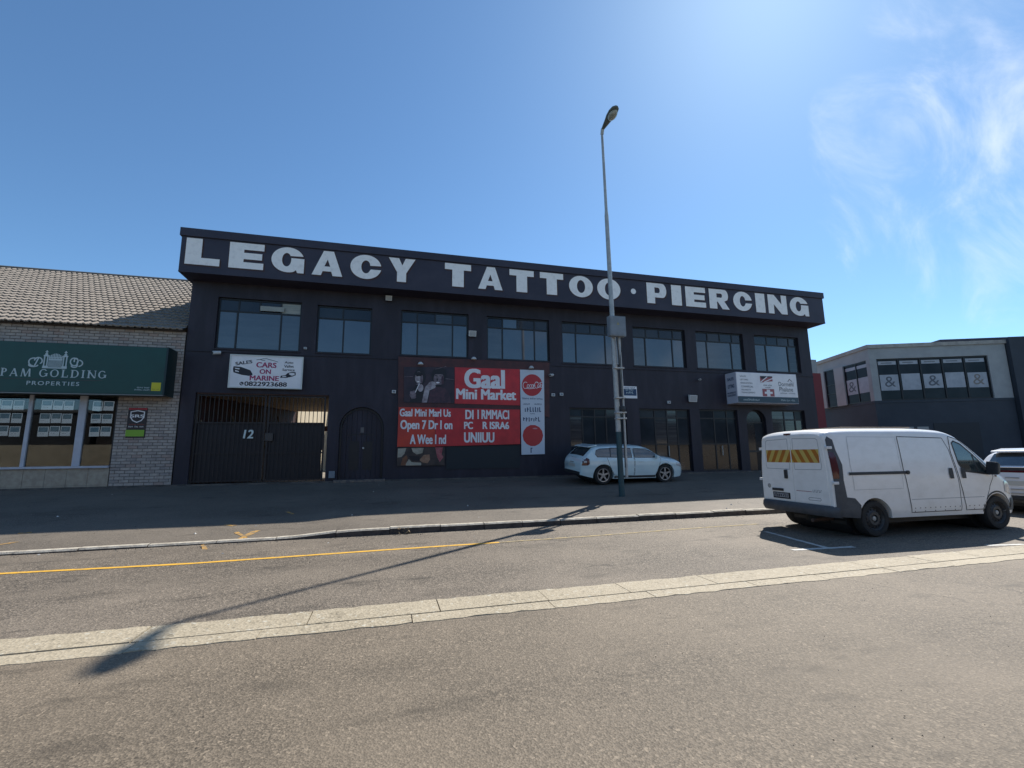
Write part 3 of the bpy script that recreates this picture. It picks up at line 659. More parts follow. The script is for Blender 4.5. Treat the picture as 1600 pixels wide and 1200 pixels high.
strokes_obj('phone_handset', [uv([(.165, .85), (.175, .885), (.193, .895)])], .022, yt-.003, sign_white_m, s)
polys('car_drawing', [uv([(.055, .36), (.15, .37), (.22, .42), (.28, .46), (.31, .56), (.315, .61), (.27, .635), (.17, .61), (.06, .54), (.05, .45)]), uv([(.07, .40), (.14, .42), (.13, .45), (.08, .43)]), uv([(.08, .47), (.13, .50), (.13, .53), (.08, .51)])], yt, sign_black_m, s)
polys('car_drawing', [uv([(.69, .66), (.70, .60), (.76, .58), (.79, .51), (.85, .47), (.90, .48), (.905, .57), (.86, .615), (.78, .66)]), uv([(.72, .615), (.775, .6), (.77, .63), (.72, .64)]), uv([(.81, .52), (.85, .50), (.885, .51), (.89, .56), (.85, .59), (.81, .55)])], yt, sign_black_m, s)
strokes_obj('car_outline', [uv([(.355, .14), (.39, .13), (.45, .10), (.49, .095), (.53, .12), (.60, .155), (.645, .185)]), uv([(.40, .125), (.44, .15), (.47, .16)])], .018, yt, mat('sign_teal', (.02, .05, .06), .5), s)
# red shop board: brown backing with four printed panels
def quadpx(pts, Y): return [(onY(px, py, Y)[0], onY(px, py, Y)[2]) for px, py in pts]
gs = thing('market_board', 'big brown and red board with Gaal Mini Market printed in white', 'sign', (3.2, YF, 2.0))
YB = YF-.05
obj('backing_board', MB().prism(quadpx([(622.5, 557), (858.5, 566.5), (858.5, 652), (813, 640), (622, 638)], YB), YB, YF-.002), brown_m, gs)
def panel(name, pts, m_, y=YB-.02, t=.018): return obj(name, MB().prism(quadpx(pts, y), y, y+t), m_, gs)
redp = panel('red_panel', [(710.7, 573.8), (812, 577), (812.5, 633.5), (710.6, 630.5)], red_m)
yt = YB-.024
text('lettering', 'Gaal', pbox(725.5, 576.8, 789, 607, yt), yt, sign_white_m, redp, bold=.045)
text('lettering', 'Mini Market', pbox(712.5, 608.2, 806.5, 624.5, yt), yt, sign_white_m, redp, bold=.045)
lowp = panel('lower_red_panel', [(623, 636), (680, 637), (680, 698), (620.5, 698)], orange_m); panel('lower_red_panel', [(680.5, 637), (812.3, 640), (812.8, 693.8), (680.5, 697.5)], red_m)
for t_, bx in (('Gaal Mini Marl Us', (624.5, 639, 704.5, 651)), ('Open 7 Dr I on', (625.5, 656.5, 707, 675)), ('A Wee I nd', (640.5, 679, 697, 694)), ('DI', (727, 640.5, 740, 655)), ('I RMMACI', (746, 640.5, 795.5, 655)), ('PC', (725, 659, 739, 670.5)), ('R ISRA6', (754, 659, 795.5, 670.5)), ('UNIIUU', (725, 675.5, 772.5, 691.5))):
    text('lettering', t_, pbox(*bx, yt), yt-.004, sign_white_m, lowp, bold=.042)
ph = panel('photo_panel', [(631, 573.2), (710.2, 573.8), (710.1, 630.3), (631, 629)], mat('photo_dark_print', (.035, .018, .03), .45, (.016, .01, .02), 2.5))
def pc(pts): return quadpx(pts, yt)
skin_m = mat('photo_pale_print', (.42, .38, .40), .5, (.20, .16, .18), 6); skin2_m = mat('photo_mid_print', (.24, .19, .21), .5, (.10, .07, .09), 7); hair_m = mat('photo_black_print', (.008, .007, .012), .5); top_m = mat('photo_rose_print', (.075, .03, .045), .5, (.03, .016, .028), 6)
def pe(cx, cy, rx, ry, n=20): return pc([(cx+rx*math.cos(2*math.pi*i/n), cy+ry*math.sin(2*math.pi*i/n)) for i in range(n)])
for k, (nm, c, mm) in enumerate((('printed_torso', pc([(640, 629), (643, 610), (650, 601), (661, 602), (666, 612), (668, 629)]), hair_m), ('printed_torso', pc([(669, 629.3), (672, 612), (682, 604), (694, 606), (702, 615), (705, 629.8)]), top_m),
                   ('printed_hair', pe(656, 589, 9.5, 13), hair_m), ('printed_hair', pe(686, 587, 12, 13), hair_m), ('printed_face', pe(654.5, 590, 6.2, 9.5), skin_m), ('printed_face', pe(685.5, 592, 8, 10.5), skin2_m),
                   ('printed_cap', pc([(676, 585), (678, 578), (686, 574.5), (696, 577), (698, 585)]), hair_m), ('printed_hand', pe(657, 606, 4.6, 6), skin_m), ('printed_hand', pe(645, 617, 5, 5), skin2_m), ('printed_forearm', pc([(659, 629), (664, 605), (672, 597), (682, 600), (680, 606), (671, 610), (667, 629)]), skin_m), ('printed_hand', pe(675, 601, 6, 5), skin_m),
                   ('printed_smile', pe(653.5, 596.5, 2.2, .9), sign_white_m), ('printed_smile', pe(684, 598, 2.8, 1.0), sign_white_m), ('printed_cup', pc([(640, 612), (648, 610), (650, 622), (643, 624)]), skin2_m))):
    polys(nm, [c], yt-.0012*k, mm, ph)
strokes_obj('printed_straw', [pc([(649, 613), (655, 600)])], .03, yt-.02, sign_white_m, ph)
strokes_obj('printed_beams', [pc([(632, 589), (645, 588.5)]), pc([(696, 592), (709, 593)]), pc([(680, 577), (697, 572.8)])], .018, yt-.02, skin2_m, ph)
for (cx_, cy_, rx_, ry_, m_) in ((654.5, 584.5, 6, 3.2, hair_m), (651.5, 592.5, .9, 2.2, skin2_m), (658.8, 592, 2.0, 7.5, skin2_m), (683, 593, 1.1, 2.4, hair_m), (691.5, 594, 2.0, 7, top_m), (685, 602.5, 5, 1.6, hair_m), (654, 600.5, 4, 1.2, skin2_m), (652, 586.5, 2, .5, hair_m), (681.5, 587, 2.2, .6, hair_m), (688, 587.3, 2.2, .6, hair_m)): polys('printed_shade', [pe(cx_, cy_, rx_, ry_, 12)], yt-.0195, m_, ph)
for k in range(3): polys('printed_eyes', [pe(652+k*0+(k == 1)*5+(k == 2)*31, 587.5+(k == 2)*1.5, 1.2, .6, 8)], yt-.021, hair_m, ph)
fp = panel('food_photo', [(620.4, 699.4), (695, 698.5), (694.6, 727), (620, 728)], mat('food_print_brown', (.06, .04, .035), .5, (.03, .022, .02), 4))
for k, (c, mm) in enumerate(((pc([(621, 715), (622, 701), (635, 700), (632, 709), (627, 714)]), mat('food_print_cream', (.4, .36, .28), .5, (.3, .26, .2), 5)), (pc([(643, 700), (662, 700), (660, 708), (651, 710), (645, 706)]), MATS['food_print_cream']), (pc([(626, 727), (629, 716), (635, 711), (637, 716), (634, 727)]), mat('food_print_rust', (.2, .075, .03), .5, (.12, .05, .03), 5)),
                               (pc([(655, 719), (662, 711), (671, 710), (672, 718), (668, 724), (661, 723)]), mat('food_print_peach', (.36, .2, .12), .5, (.25, .12, .07), 6)), (pc([(634, 725), (639, 717), (643, 722), (658, 723), (658, 727), (634, 727.4)]), MATS['food_print_cream']), (pc([(680, 699), (692, 699), (690, 710), (693, 714), (687, 722), (683, 714)]), mat('drink_print', (.3, .05, .07), .4, (.4, .15, .15), 6)), (pc([(638, 712), (655, 713), (656, 720), (644, 720)]), hair_m))):
    polys('printed_shape', [c], yt-.001*k, mm, fp)
strip = panel('drink_strip', [(812.6, 577.5), (850, 578.5), (851.3, 709.5), (815, 710.5)], mat('strip_white', (.56, .60, .66), .4), y=YB-.03)
ys_ = YB-.034
def se(cx, cy, rx, ry, n=36): return quadpx([(cx+rx*math.cos(2*math.pi*i/n), cy+ry*math.sin(2*math.pi*i/n)) for i in range(n)], ys_)
disc = polys('red_disc', [se(831.3, 601.8, 16, 17)], ys_, coke_m, strip)
# flowing script on the disc
def sc_(pts): return quadpx(pts, ys_-.004)
S = []
def arc(cx, cy, rx, ry, a0, a1, n=9): return sc_([(cx+rx*math.cos(R_(a0+(a1-a0)*i/(n-1)))+(cy-602)*-.25, cy-ry*math.sin(R_(a0+(a1-a0)*i/(n-1)))) for i in range(n)])
S += [arc(821, 602, 3.8, 5.2, 50, 330, 12), arc(825.6, 603.2, 1.7, 2.4, 0, 360), arc(829.2, 603.2, 1.7, 2.4, 40, 320), arc(832.4, 603.2, 1.6, 2.4, 0, 360), sc_([(834.4, 600.5), (833.8, 605.6)]),
      arc(838.4, 601.6, 3.2, 5.0, 50, 330, 12), arc(841.6, 603.2, 1.5, 2.4, 0, 360), sc_([(845.0, 597.4), (843.6, 605.6)]), arc(846.0, 603.2, 1.4, 2.3, 0, 360), sc_([(848, 600.5), (847, 605.6)]), sc_([(822, 606.4), (828, 607.4), (836, 606.6)]), sc_([(838, 597), (842, 599), (847, 597)]) , sc_([(834.6, 603), (836.2, 602.6)])]
strokes_obj('script_lettering', S, .021, ys_-.004, sign_white_m, disc)
for bx, nw in (((816, 621.5, 848, 624.3), 3), ((818, 630, 828, 632.7), 1), ((835, 630, 846, 632.7), 1), ((820, 636, 845, 643.5), 1), ((828, 645.5, 836, 647.3), 1), ((817.5, 651.5, 846.5, 658.5), 1), ((829, 699.5, 838, 707.5), 2)):
    fine('fine_print', pbox(*bx, ys_), ys_, navy_m, strip, nw)
polys('red_button', [se(832.6, 680.5, 16, 16.8, 14)], ys_, coke_m, strip); polys('button_gleam', [se(836, 669.5, 4, 1.2, 10)], ys_-.003, mat('gleam_pink', (.55, .2, .22), .4), strip)
# dark recessed shutter under the board
obj('lower_panel', MB().box(*(lambda b: (b[0], b[1], YF-.025, YF-.002, ZF+.35, b[3]))(pbox(697, 697, 812, 730, YF))), mat('lower_wall_paint', (.010, .016, .021), .6), bld)
# letting agent's box sign
YD = YF-.7
ds = thing('agent_box_sign', 'white boxed sign with red crest and slate foot band on the black wall', 'sign', (17, YD, 4))
B = pbox(1151.5, 583, 1246, 630, YD); zb_ = B[2]+(B[3]-B[2])*.21
obj('box', MB().box(B[0], B[1], YD+.012, YF-.004, B[2]+.001, B[3]-.001), mat('sign_side_white', (.50, .50, .58), .45), ds)
obj('face', MB().box(B[0]+.02, B[1]-.02, YD, YD+.011, zb_+.002, B[3]-.02), sign_white_m, ds); obj('foot_band', MB().box(B[0]+.02, B[1]-.02, YD-.001, YD+.011, B[2]+.02, zb_), slate_m, ds)
def cs(u0, v0, u1, v1): return (B[0]+(B[1]-B[0])*u0, B[0]+(B[1]-B[0])*u1, B[3]-(B[3]-B[2])*v1, B[3]-(B[3]-B[2])*v0)
def uv(pts): return [(B[0]+(B[1]-B[0])*u, B[3]-(B[3]-B[2])*v) for u, v in pts]
yt = YD-.004
for t_, bx in (('SALES', (.06, .11, .155, .16)), ('LETTING', (.06, .22, .19, .27)), ('RESIDENTIAL', (.065, .33, .26, .38)), ('COMMERCIAL', (.07, .44, .26, .50)), ('PROPERTY', (.07, .555, .22, .605)), ('MANAGEMENT', (.07, .64, .29, .69))): text('lettering', t_, cs(*bx), yt, grey_print_m, ds, bold=.01)
for t_, bx in (('Dormehl', (.685, .28, .935, .42)), ('Phalane', (.69, .45, .92, .60))): text('lettering', t_, cs(*bx), yt, mat('soft_black_print', (.05, .055, .06), .6), ds)
fine('fine_print', cs(.70, .63, .95, .68), yt, grey_print_m, ds); strokes_obj('roof_mark', [uv([(.845, .26), (.875, .18), (.915, .25)])], .03, yt, MATS['soft_black_print'], ds)
fine('fine_print', cs(.09, .86, .35, .93), yt, pale_m, ds, 1); fine('fine_print', cs(.70, .86, .94, .92), yt, pale_m, ds, 3)
polys('red_flash', [uv([(.385, .13), (.59, .13), (.59, .27), (.50, .29), (.385, .33)])], yt, mat('flash_red', (.33, .09, .1), .5), ds); polys('black_flash', [uv([(.385, .105), (.59, .105), (.585, .15), (.52, .14), (.41, .21)])], yt-.003, sign_black_m, ds)
for a, b in (((.39, .31), (.5, .13)), ((.45, .30), (.585, .18))): strokes_obj('white_sweep', [uv([a, b])], .045, yt-.006, sign_white_m, ds)
fine('fine_print', cs(.43, .385, .565, .43), yt, sign_black_m, ds); fine('fine_print', cs(.46, .455, .54, .50), yt, sign_black_m, ds, 1)
polys('red_crest', [uv([(.405, .53), (.60, .53), (.60, .775), (.405, .775)])], yt, MATS['flash_red'], ds)
m = MB(); a = cs(.475, .55, .53, .77); m.quad((a[0], yt-.003, a[2]), (a[1], yt-.003, a[2]), (a[1], yt-.003, a[3]), (a[0], yt-.003, a[3])); a = cs(.44, .62, .57, .69); m.quad((a[0], yt-.0045, a[2]), (a[1], yt-.0045, a[2]), (a[1], yt-.0045, a[3]), (a[0], yt-.0045, a[3])); obj('white_cross', m, sign_white_m, ds)
for t_, v0, v1 in (('SALES', .15, .25), ('LETTING', .38, .50), ('PROPERTY', .63, .69), ('MANAGEMENT', .71, .77)):   # the end of the box faces down the street
    g_, fs, _ = text_geo(t_, .03); L = .4 if len(t_) < 8 else .56; c = YD+.36
    n5 = len(g_)//5
    obj('end_lettering', MB().add([(B[0]-.004-.0003*(i_//n5), c+L/2-u*L, B[3]-(B[3]-B[2])*(v1+(v0-v1)*v)) for i_, (u, v) in enumerate(g_)], fs), navy_m, ds)
s = thing('sale_sign', 'small blue and white notice on the black wall just right of the lamp post', 'sign', (8, YF, 3.9))
B = pbox(972.8, 603.5, 995.3, 622.3, YF-.03); obj('board', MB().box(B[0], B[1], YF-.03, YF-.003, B[2], B[3]), sign_white_m, s)
obj('blue_field', MB().box(B[0]+.03, B[1]-.03, YF-.034, YF-.0301, B[2]+.12, B[3]-.12), navy_m, s)
fine('fine_print', (B[0]+.08, B[1]-.08, B[3]-.10, B[3]-.03), YF-.034, navy_m, s); fine('fine_print', (B[0]+.16, B[1]-.17, B[2]+.34, B[2]+.46), YF-.037, pale_m, s, 1); fine('fine_print', (B[0]+.18, B[1]-.2, B[2]+.20, B[2]+.31), YF-.037, pale_m, s, 1)
# ------------------------------------------------------------------ cameras, floodlights and small boxes on the wall
lampw_m = mat('fitting_white', (.55, .56, .56), .45); fl_m = mat('flood_glass', (.35, .37, .38), .2)
def camera_unit(px, py, label, big=1.):
    x, _, z = onY(px, py, YF-.15); t = thing('security_camera', label, 'camera', (x, YF, z), group='cameras on the black wall')
    obj('bracket', MB().cyl((x, YF-.003, z+.02), (x, YF-.11, z+.03), .018*big, n=8), lampw_m, t)
    obj('housing', MB().cyl((x+.05, YF-.09, z+.02), (x-.11*big, YF-.24, z-.03), .045*big, .05*big, 12), lampw_m, t, smooth=40); obj('lens', MB().cyl((x-.11*big, YF-.24, z-.03), (x-.118*big, YF-.247, z-.033), .036*big, n=12), plastic_m, t)
def flood(px, py, label, s_=.14, tilt=.3):
    x, _, z = onY(px, py, YF-.12); t = thing('floodlight', label, 'floodlight', (x, YF, z), group='floodlights on the black wall')
    obj('arm', MB().box(x-.02, x+.02, YF-.1, YF-.003, z-.02, z+.02), plastic_m, t)
    obj('housing', MB().add([(x-s_, YF-.10, z-s_*.75), (x+s_, YF-.10, z-s_*.75), (x+s_, YF-.10, z+s_*.75), (x-s_, YF-.10, z+s_*.75), (x-s_, YF-.16, z-s_*.9), (x+s_, YF-.16, z-s_*.9), (x+s_, YF-.22, z+s_*.6), (x-s_, YF-.22, z+s_*.6)], [(3, 2, 1, 0), (4, 5, 6, 7), (0, 1, 5, 4), (1, 2, 6, 5), (2, 3, 7, 6), (3, 0, 4, 7)]), lampw_m, t)
    obj('glass', MB().add([(x-s_*.8, YF-.172, z-s_*.75), (x+s_*.8, YF-.172, z-s_*.75), (x+s_*.8, YF-.222, z+s_*.45), (x-s_*.8, YF-.222, z+s_*.45)], [(0, 1, 2, 3)]), fl_m, t)
def jbox(px, py, label, s_=.07):
    x, _, z = onY(px, py, YF-.05); t = thing('junction_box', label, 'junction box', (x, YF, z), group='small boxes on the black wall')
    obj('box', MB().box(x-s_, x+s_, YF-.07, YF-.003, z-s_*.8, z+s_*.8), lampw_m, t, bevel=.008); obj('cover', MB().box(x-s_*.6, x+s_*.6, YF-.078, YF-.0705, z-s_*.45, z+s_*.45), boxgrey_m, t)
camera_unit(341, 551, 'white security camera under the left end of the widest upper window', 1.3); camera_unit(863, 586, 'white security camera just right of the brown market board', 1.2)
camera_unit(1094.5, 593, 'small grey camera under the upper windows left of the boxed agent sign', .9)
flood(738, 521, 'white floodlight between the two upper windows above the market board', .15); flood(1082, 622, 'white floodlight above the shop windows left of the boxed agent sign', .2)
flood(607.5, 466, 'small floodlight under the roof band below the letter Y', .12)
for (px, py, lb) in ((615.5, 612, 'small white box on the wall left of the market board'), (864.5, 617, 'small white box right of the market board, nearest to it'), (877.5, 616, 'small square box on the wall second right from the market board'), (477, 544, 'small white sensor box between the two leftmost upper windows'), (1045.5, 628.5, 'small grey box on the wall below the blue and white notice and right of it')): jbox(px, py, lb, .075 if px != 477 else .05)
for k, (px, py, lb) in enumerate(((657, 568, 'small downlight over the printed photo on the market board'), (740, 560, 'small downlight at the middle of the market board top'), (829.5, 574, 'small downlight over the white drink strip'))):
    x, _, z = onY(px, py, YB-.1); t = thing('sign_light', lb, 'lamp', (x, YB, z), group='lamps over the market board')
    obj('arm', MB().cyl((x, YB-.002, z+.02), (x, YB-.14, z+.05), .014, n=8), plastic_m, t); obj('shade', MB().lathe((x, YB-.16, z), (0, 0, 1), [(.11, -.05), (.10, -.01), (.05, .045), (.001, .055)], 16), lampw_m, t, smooth=50)

# ------------------------------------------------------------------ brick shop on the left
LX0, LX1, LZ = -24., -6.92, 6.03
bk = thing('brick_shop', 'brick shop with tiled roof left of the black building', 'building', (-12, YF, ZF))
sx1 = onY(177, 690, YF)[0]; zsill = onY(90, 731, YF)[2]; zhead = 3.95
wmb = wall_open(MB(), LX0, LX1, .45, LZ, YF, .22, [(-22.5, sx1, zsill-.62, zhead)])
lw = obj('wall', wmb, mortar_m, bk)
m = MB(); m.box(LX0, LX0+.2, YF+.221, 33, .5, LZ); m.box(LX1-.2, LX1, YF+.221, 33, .5, LZ); m.box(LX0+.21, LX1-.21, 32.8, 33, .5, LZ); m.prism([(0, 0), (0, 0), (0, 0)], 0, 0) if False else None
obj('side_walls', m, mortar_m, bk)
bricks = []
def lay(xa, xb, za, zb):
    z = za; c = 0
    while z < zb-.05:
        c = int(round((z-za)/.1)); x = xa-(.14 if c % 2 else 0)
        while x < xb-.03:
            a, b = max(x, xa), min(x+.268, xb)
            if b-a > .04: bricks.append((a, b, z, min(z+.088, zb)))
            x += .28
        z += .1
lay(sx1+.005, LX1, ZF-.08, 3.9); low_n = len(bricks)
lay(-7.13, LX1, 3.92, 5.3); lay(-16.0, LX1, 5.32, LZ)
bricks.sort(key=lambda q: -(q[0]+q[1])/2 if q[2] < 5.3 else 100-q[0])
def brick_mb(mb, a, b, z0_, z1_):
    d = YF-.012-random.uniform(0, .005); e = .006; j = lambda: random.uniform(-.003, .003)
    mb.add([(a, YF-.0005, z0_), (b, YF-.0005, z0_), (b, YF-.0005, z1_), (a, YF-.0005, z1_), (a+e+j(), d, z0_+e+j()), (b-e+j(), d, z0_+e+j()), (b-e+j(), d, z1_-e+j()), (a+e+j(), d, z1_-e+j())], [(4, 5, 6, 7), (0, 1, 5, 4), (1, 2, 6, 5), (2, 3, 7, 6), (3, 0, 4, 7)])
rest = [MB() for _ in brick_ms]
for i, q in enumerate(bricks):
    k = random.choices(range(4), (5, 3, 3, 1.2))[0]
    if i < 300: mb = MB(); brick_mb(mb, *q); obj('brick', mb, brick_ms[k], lw)
    else: brick_mb(rest[k], *q)
for k, mb in enumerate(rest):
    if mb.v: o = obj('upper_brickwork', mb, brick_ms[k], lw); o['kind'] = 'stuff'
# shop front: plinth tiles, sill, mullions, panes
pl_y = YF-.03
plx = MB().box(-22.5, sx1, YF+.02, YF+.1, .5, zsill-.02); pl = obj('tiled_plinth', plx, mortar_m, bk)
x = sx1-.004
while x > -17:
    x0 = x-.56
    for (a, b) in ((ZF-.06, ZF+.06), (ZF+.066, zsill-.03)):
        obj('tile', MB().box(x0, x-.008, pl_y+.004+random.uniform(0, .003), YF+.019, a, b), tile_m, pl)
    x = x0
obj('sill', MB().box(-22.5, sx1-.02, YF-.10, YF+.12, zsill-.025, zsill+.045), alu_m, bk, bevel=.008)
mx = [onY(43, 675, YF+.05)[0], onY(125.5, 675, YF+.05)[0]]
m1 = (mx[0]-.05, mx[0]+.05); m2 = (mx[1]-.10, mx[1]+.10); m0 = (-13.6, -13.4)
for a, b in (m0, m1, m2): obj('mullion', MB().box(a, b, YF+.0, YF+.1, zsill+.046, zhead), alu_m, bk, bevel=.006)
obj('mullion', MB().box(sx1-.05, sx1-.002, YF+.03, YF+.1, zsill+.046, zhead), frame_m, bk)
for a, b in ((-22.4, m0[0]), (m0[1], m1[0]), (m1[1], m2[0]), (m2[1], sx1-.05)): obj('pane', MB().box(a+.002, b-.002, YF+.05, YF+.058, zsill+.046, zhead), shop_m, bk)
obj('interior', MB().quad((-22.5, 22, .76), (LX1-.3, 22, .76), (LX1-.3, 22, 4), (-22.5, 22, 4)).quad((-22.5, YF+.23, .8), (LX1-.3, YF+.23, .8), (LX1-.3, 22, .8), (-22.5, 22, .8)).quad((-22.5, YF+.23, 3.98), (-22.5, 22, 3.98), (LX1-.3, 22, 3.98), (LX1-.3, YF+.23, 3.98)), interior_m, bk)
# property cards hung in the window
YC = YF+.16
cols = {'left': [(-14, 1), (2, 19), (21, 37.6)], 'middle': [(65, 81.6), (83, 98.6), (100, 115.5)], 'right': [(145, 160.6), (162, 178)]}
rows_ = [('top', 626, 641), ('middle', 646, 661), ('bottom', 666, 681.5)]
ord_ = ['leftmost', 'second', 'third']
card_m = mat('card_white', (.7, .72, .74), .4); photo_ms = [mat('card_photo_%s' % n, c, .4, c2, 7, 5) for n, c, c2 in (('sea', (.05, .16, .28), (.12, .26, .36)), ('sky', (.16, .28, .38), (.06, .12, .14)), ('grey', (.2, .23, .24), (.08, .1, .1)))]
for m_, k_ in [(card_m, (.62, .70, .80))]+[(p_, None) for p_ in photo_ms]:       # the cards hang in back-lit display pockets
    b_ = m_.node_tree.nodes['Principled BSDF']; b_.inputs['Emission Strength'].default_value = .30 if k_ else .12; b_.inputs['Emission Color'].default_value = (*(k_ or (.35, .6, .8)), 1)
zrow = [(onY(90, b, YC)[2], onY(90, a, YC)[2]) for _, a, b in rows_]
for pn, cl in cols.items():
    for ci, (a, b) in enumerate(cl):
        xa, xb = onY(a, 633, YC)[0], onY(b, 633, YC)[0]
        if pn == 'right': xb = min(xb, sx1-.06)
        for ri, (rn, _, _) in enumerate(rows_):
            z0_, z1_ = zrow[ri]; t = thing('property_card', 'white property card with a small photo, %s row, %s card in the %s shop pane' % (rn, ord_[ci], pn), 'card', ((xa+xb)/2, YC, z0_), group='property cards hung in the brick shop window')
            t.rotation_euler = (0, random.uniform(-.025, .025), 0); t.location.z += random.uniform(-.012, .012)
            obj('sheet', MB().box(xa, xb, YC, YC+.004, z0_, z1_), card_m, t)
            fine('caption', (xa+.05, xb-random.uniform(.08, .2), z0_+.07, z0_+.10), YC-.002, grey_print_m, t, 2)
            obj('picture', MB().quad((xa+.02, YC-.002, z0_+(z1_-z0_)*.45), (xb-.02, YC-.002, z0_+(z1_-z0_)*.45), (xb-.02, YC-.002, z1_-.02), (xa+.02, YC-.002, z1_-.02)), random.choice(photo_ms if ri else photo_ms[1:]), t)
# roof with rows of wavy tiles
P0 = (YF-.22, LZ+.0); rise = math.tan(R_(30)); YR = 25.35
roof = obj('roof', MB().add([(LX0, P0[0], P0[1]), (LX1-.02, P0[0], P0[1]), (LX1-.02, YR, P0[1]+(YR-P0[0])*rise), (LX0, YR, P0[1]+(YR-P0[0])*rise), (LX1-.02, 33.2, P0[1]), (LX0, 33.2, P0[1])], [(0, 1, 2, 3), (3, 2, 4, 5)]), mortar_m, bk)
tm = MB(); ct, st = math.cos(R_(30)), math.sin(R_(30)); tw, tl = .205, .40; nr = int((YR-P0[0])/ct/tl)+1; ncol = int((LX1-LX0)/tw)
wave = [(0, .0), (.10, .022), (.25, .036), (.40, .022), (.52, .004), (.62, .0), (.80, .010), (1.0, .0)]
for r in range(nr):
    for c in range(ncol):
        xa = LX1-.02-(c+1)*tw; s0 = r*tl-.04; s1 = s0+tl+.03; jz = random.uniform(-.004, .006); o = len(tm.v)
        for sdist, lift in ((s0, .068+jz), (s0, .03+jz), (s1, .02+jz)):
            for u, h in wave:
                hh = h+lift if not (sdist == s0 and lift < .04) else h+lift-.008
                tm.v.append((xa+u*tw, P0[0]+sdist*ct-hh*st, P0[1]+sdist*st+hh*ct))
        n = len(wave)
        for k in range(n-1):
            tm.f.append((o+k, o+k+1, o+2*n+k+1, o+2*n+k)); tm.f.append((o+n+k, o+n+k+1, o+k+1, o+k))
tl_o = obj('roof_tiles', tm, rtile_m, roof); tl_o['kind'] = 'stuff'
obj('ridge_cap', MB().cyl((LX0, YR, P0[1]+(YR-P0[0])*rise+.02), (LX1-.03, YR, P0[1]+(YR-P0[0])*rise+.02), .11, n=10), mat('ridge_dark', (.12, .105, .09), .8), roof)
m = MB().quad((LX0, YF-.2, LZ-.005), (LX1, YF-.2, LZ-.005), (LX1, YF, LZ-.005), (LX0, YF, LZ-.005)); obj('eaves_soffit', m, mortar_m, roof)
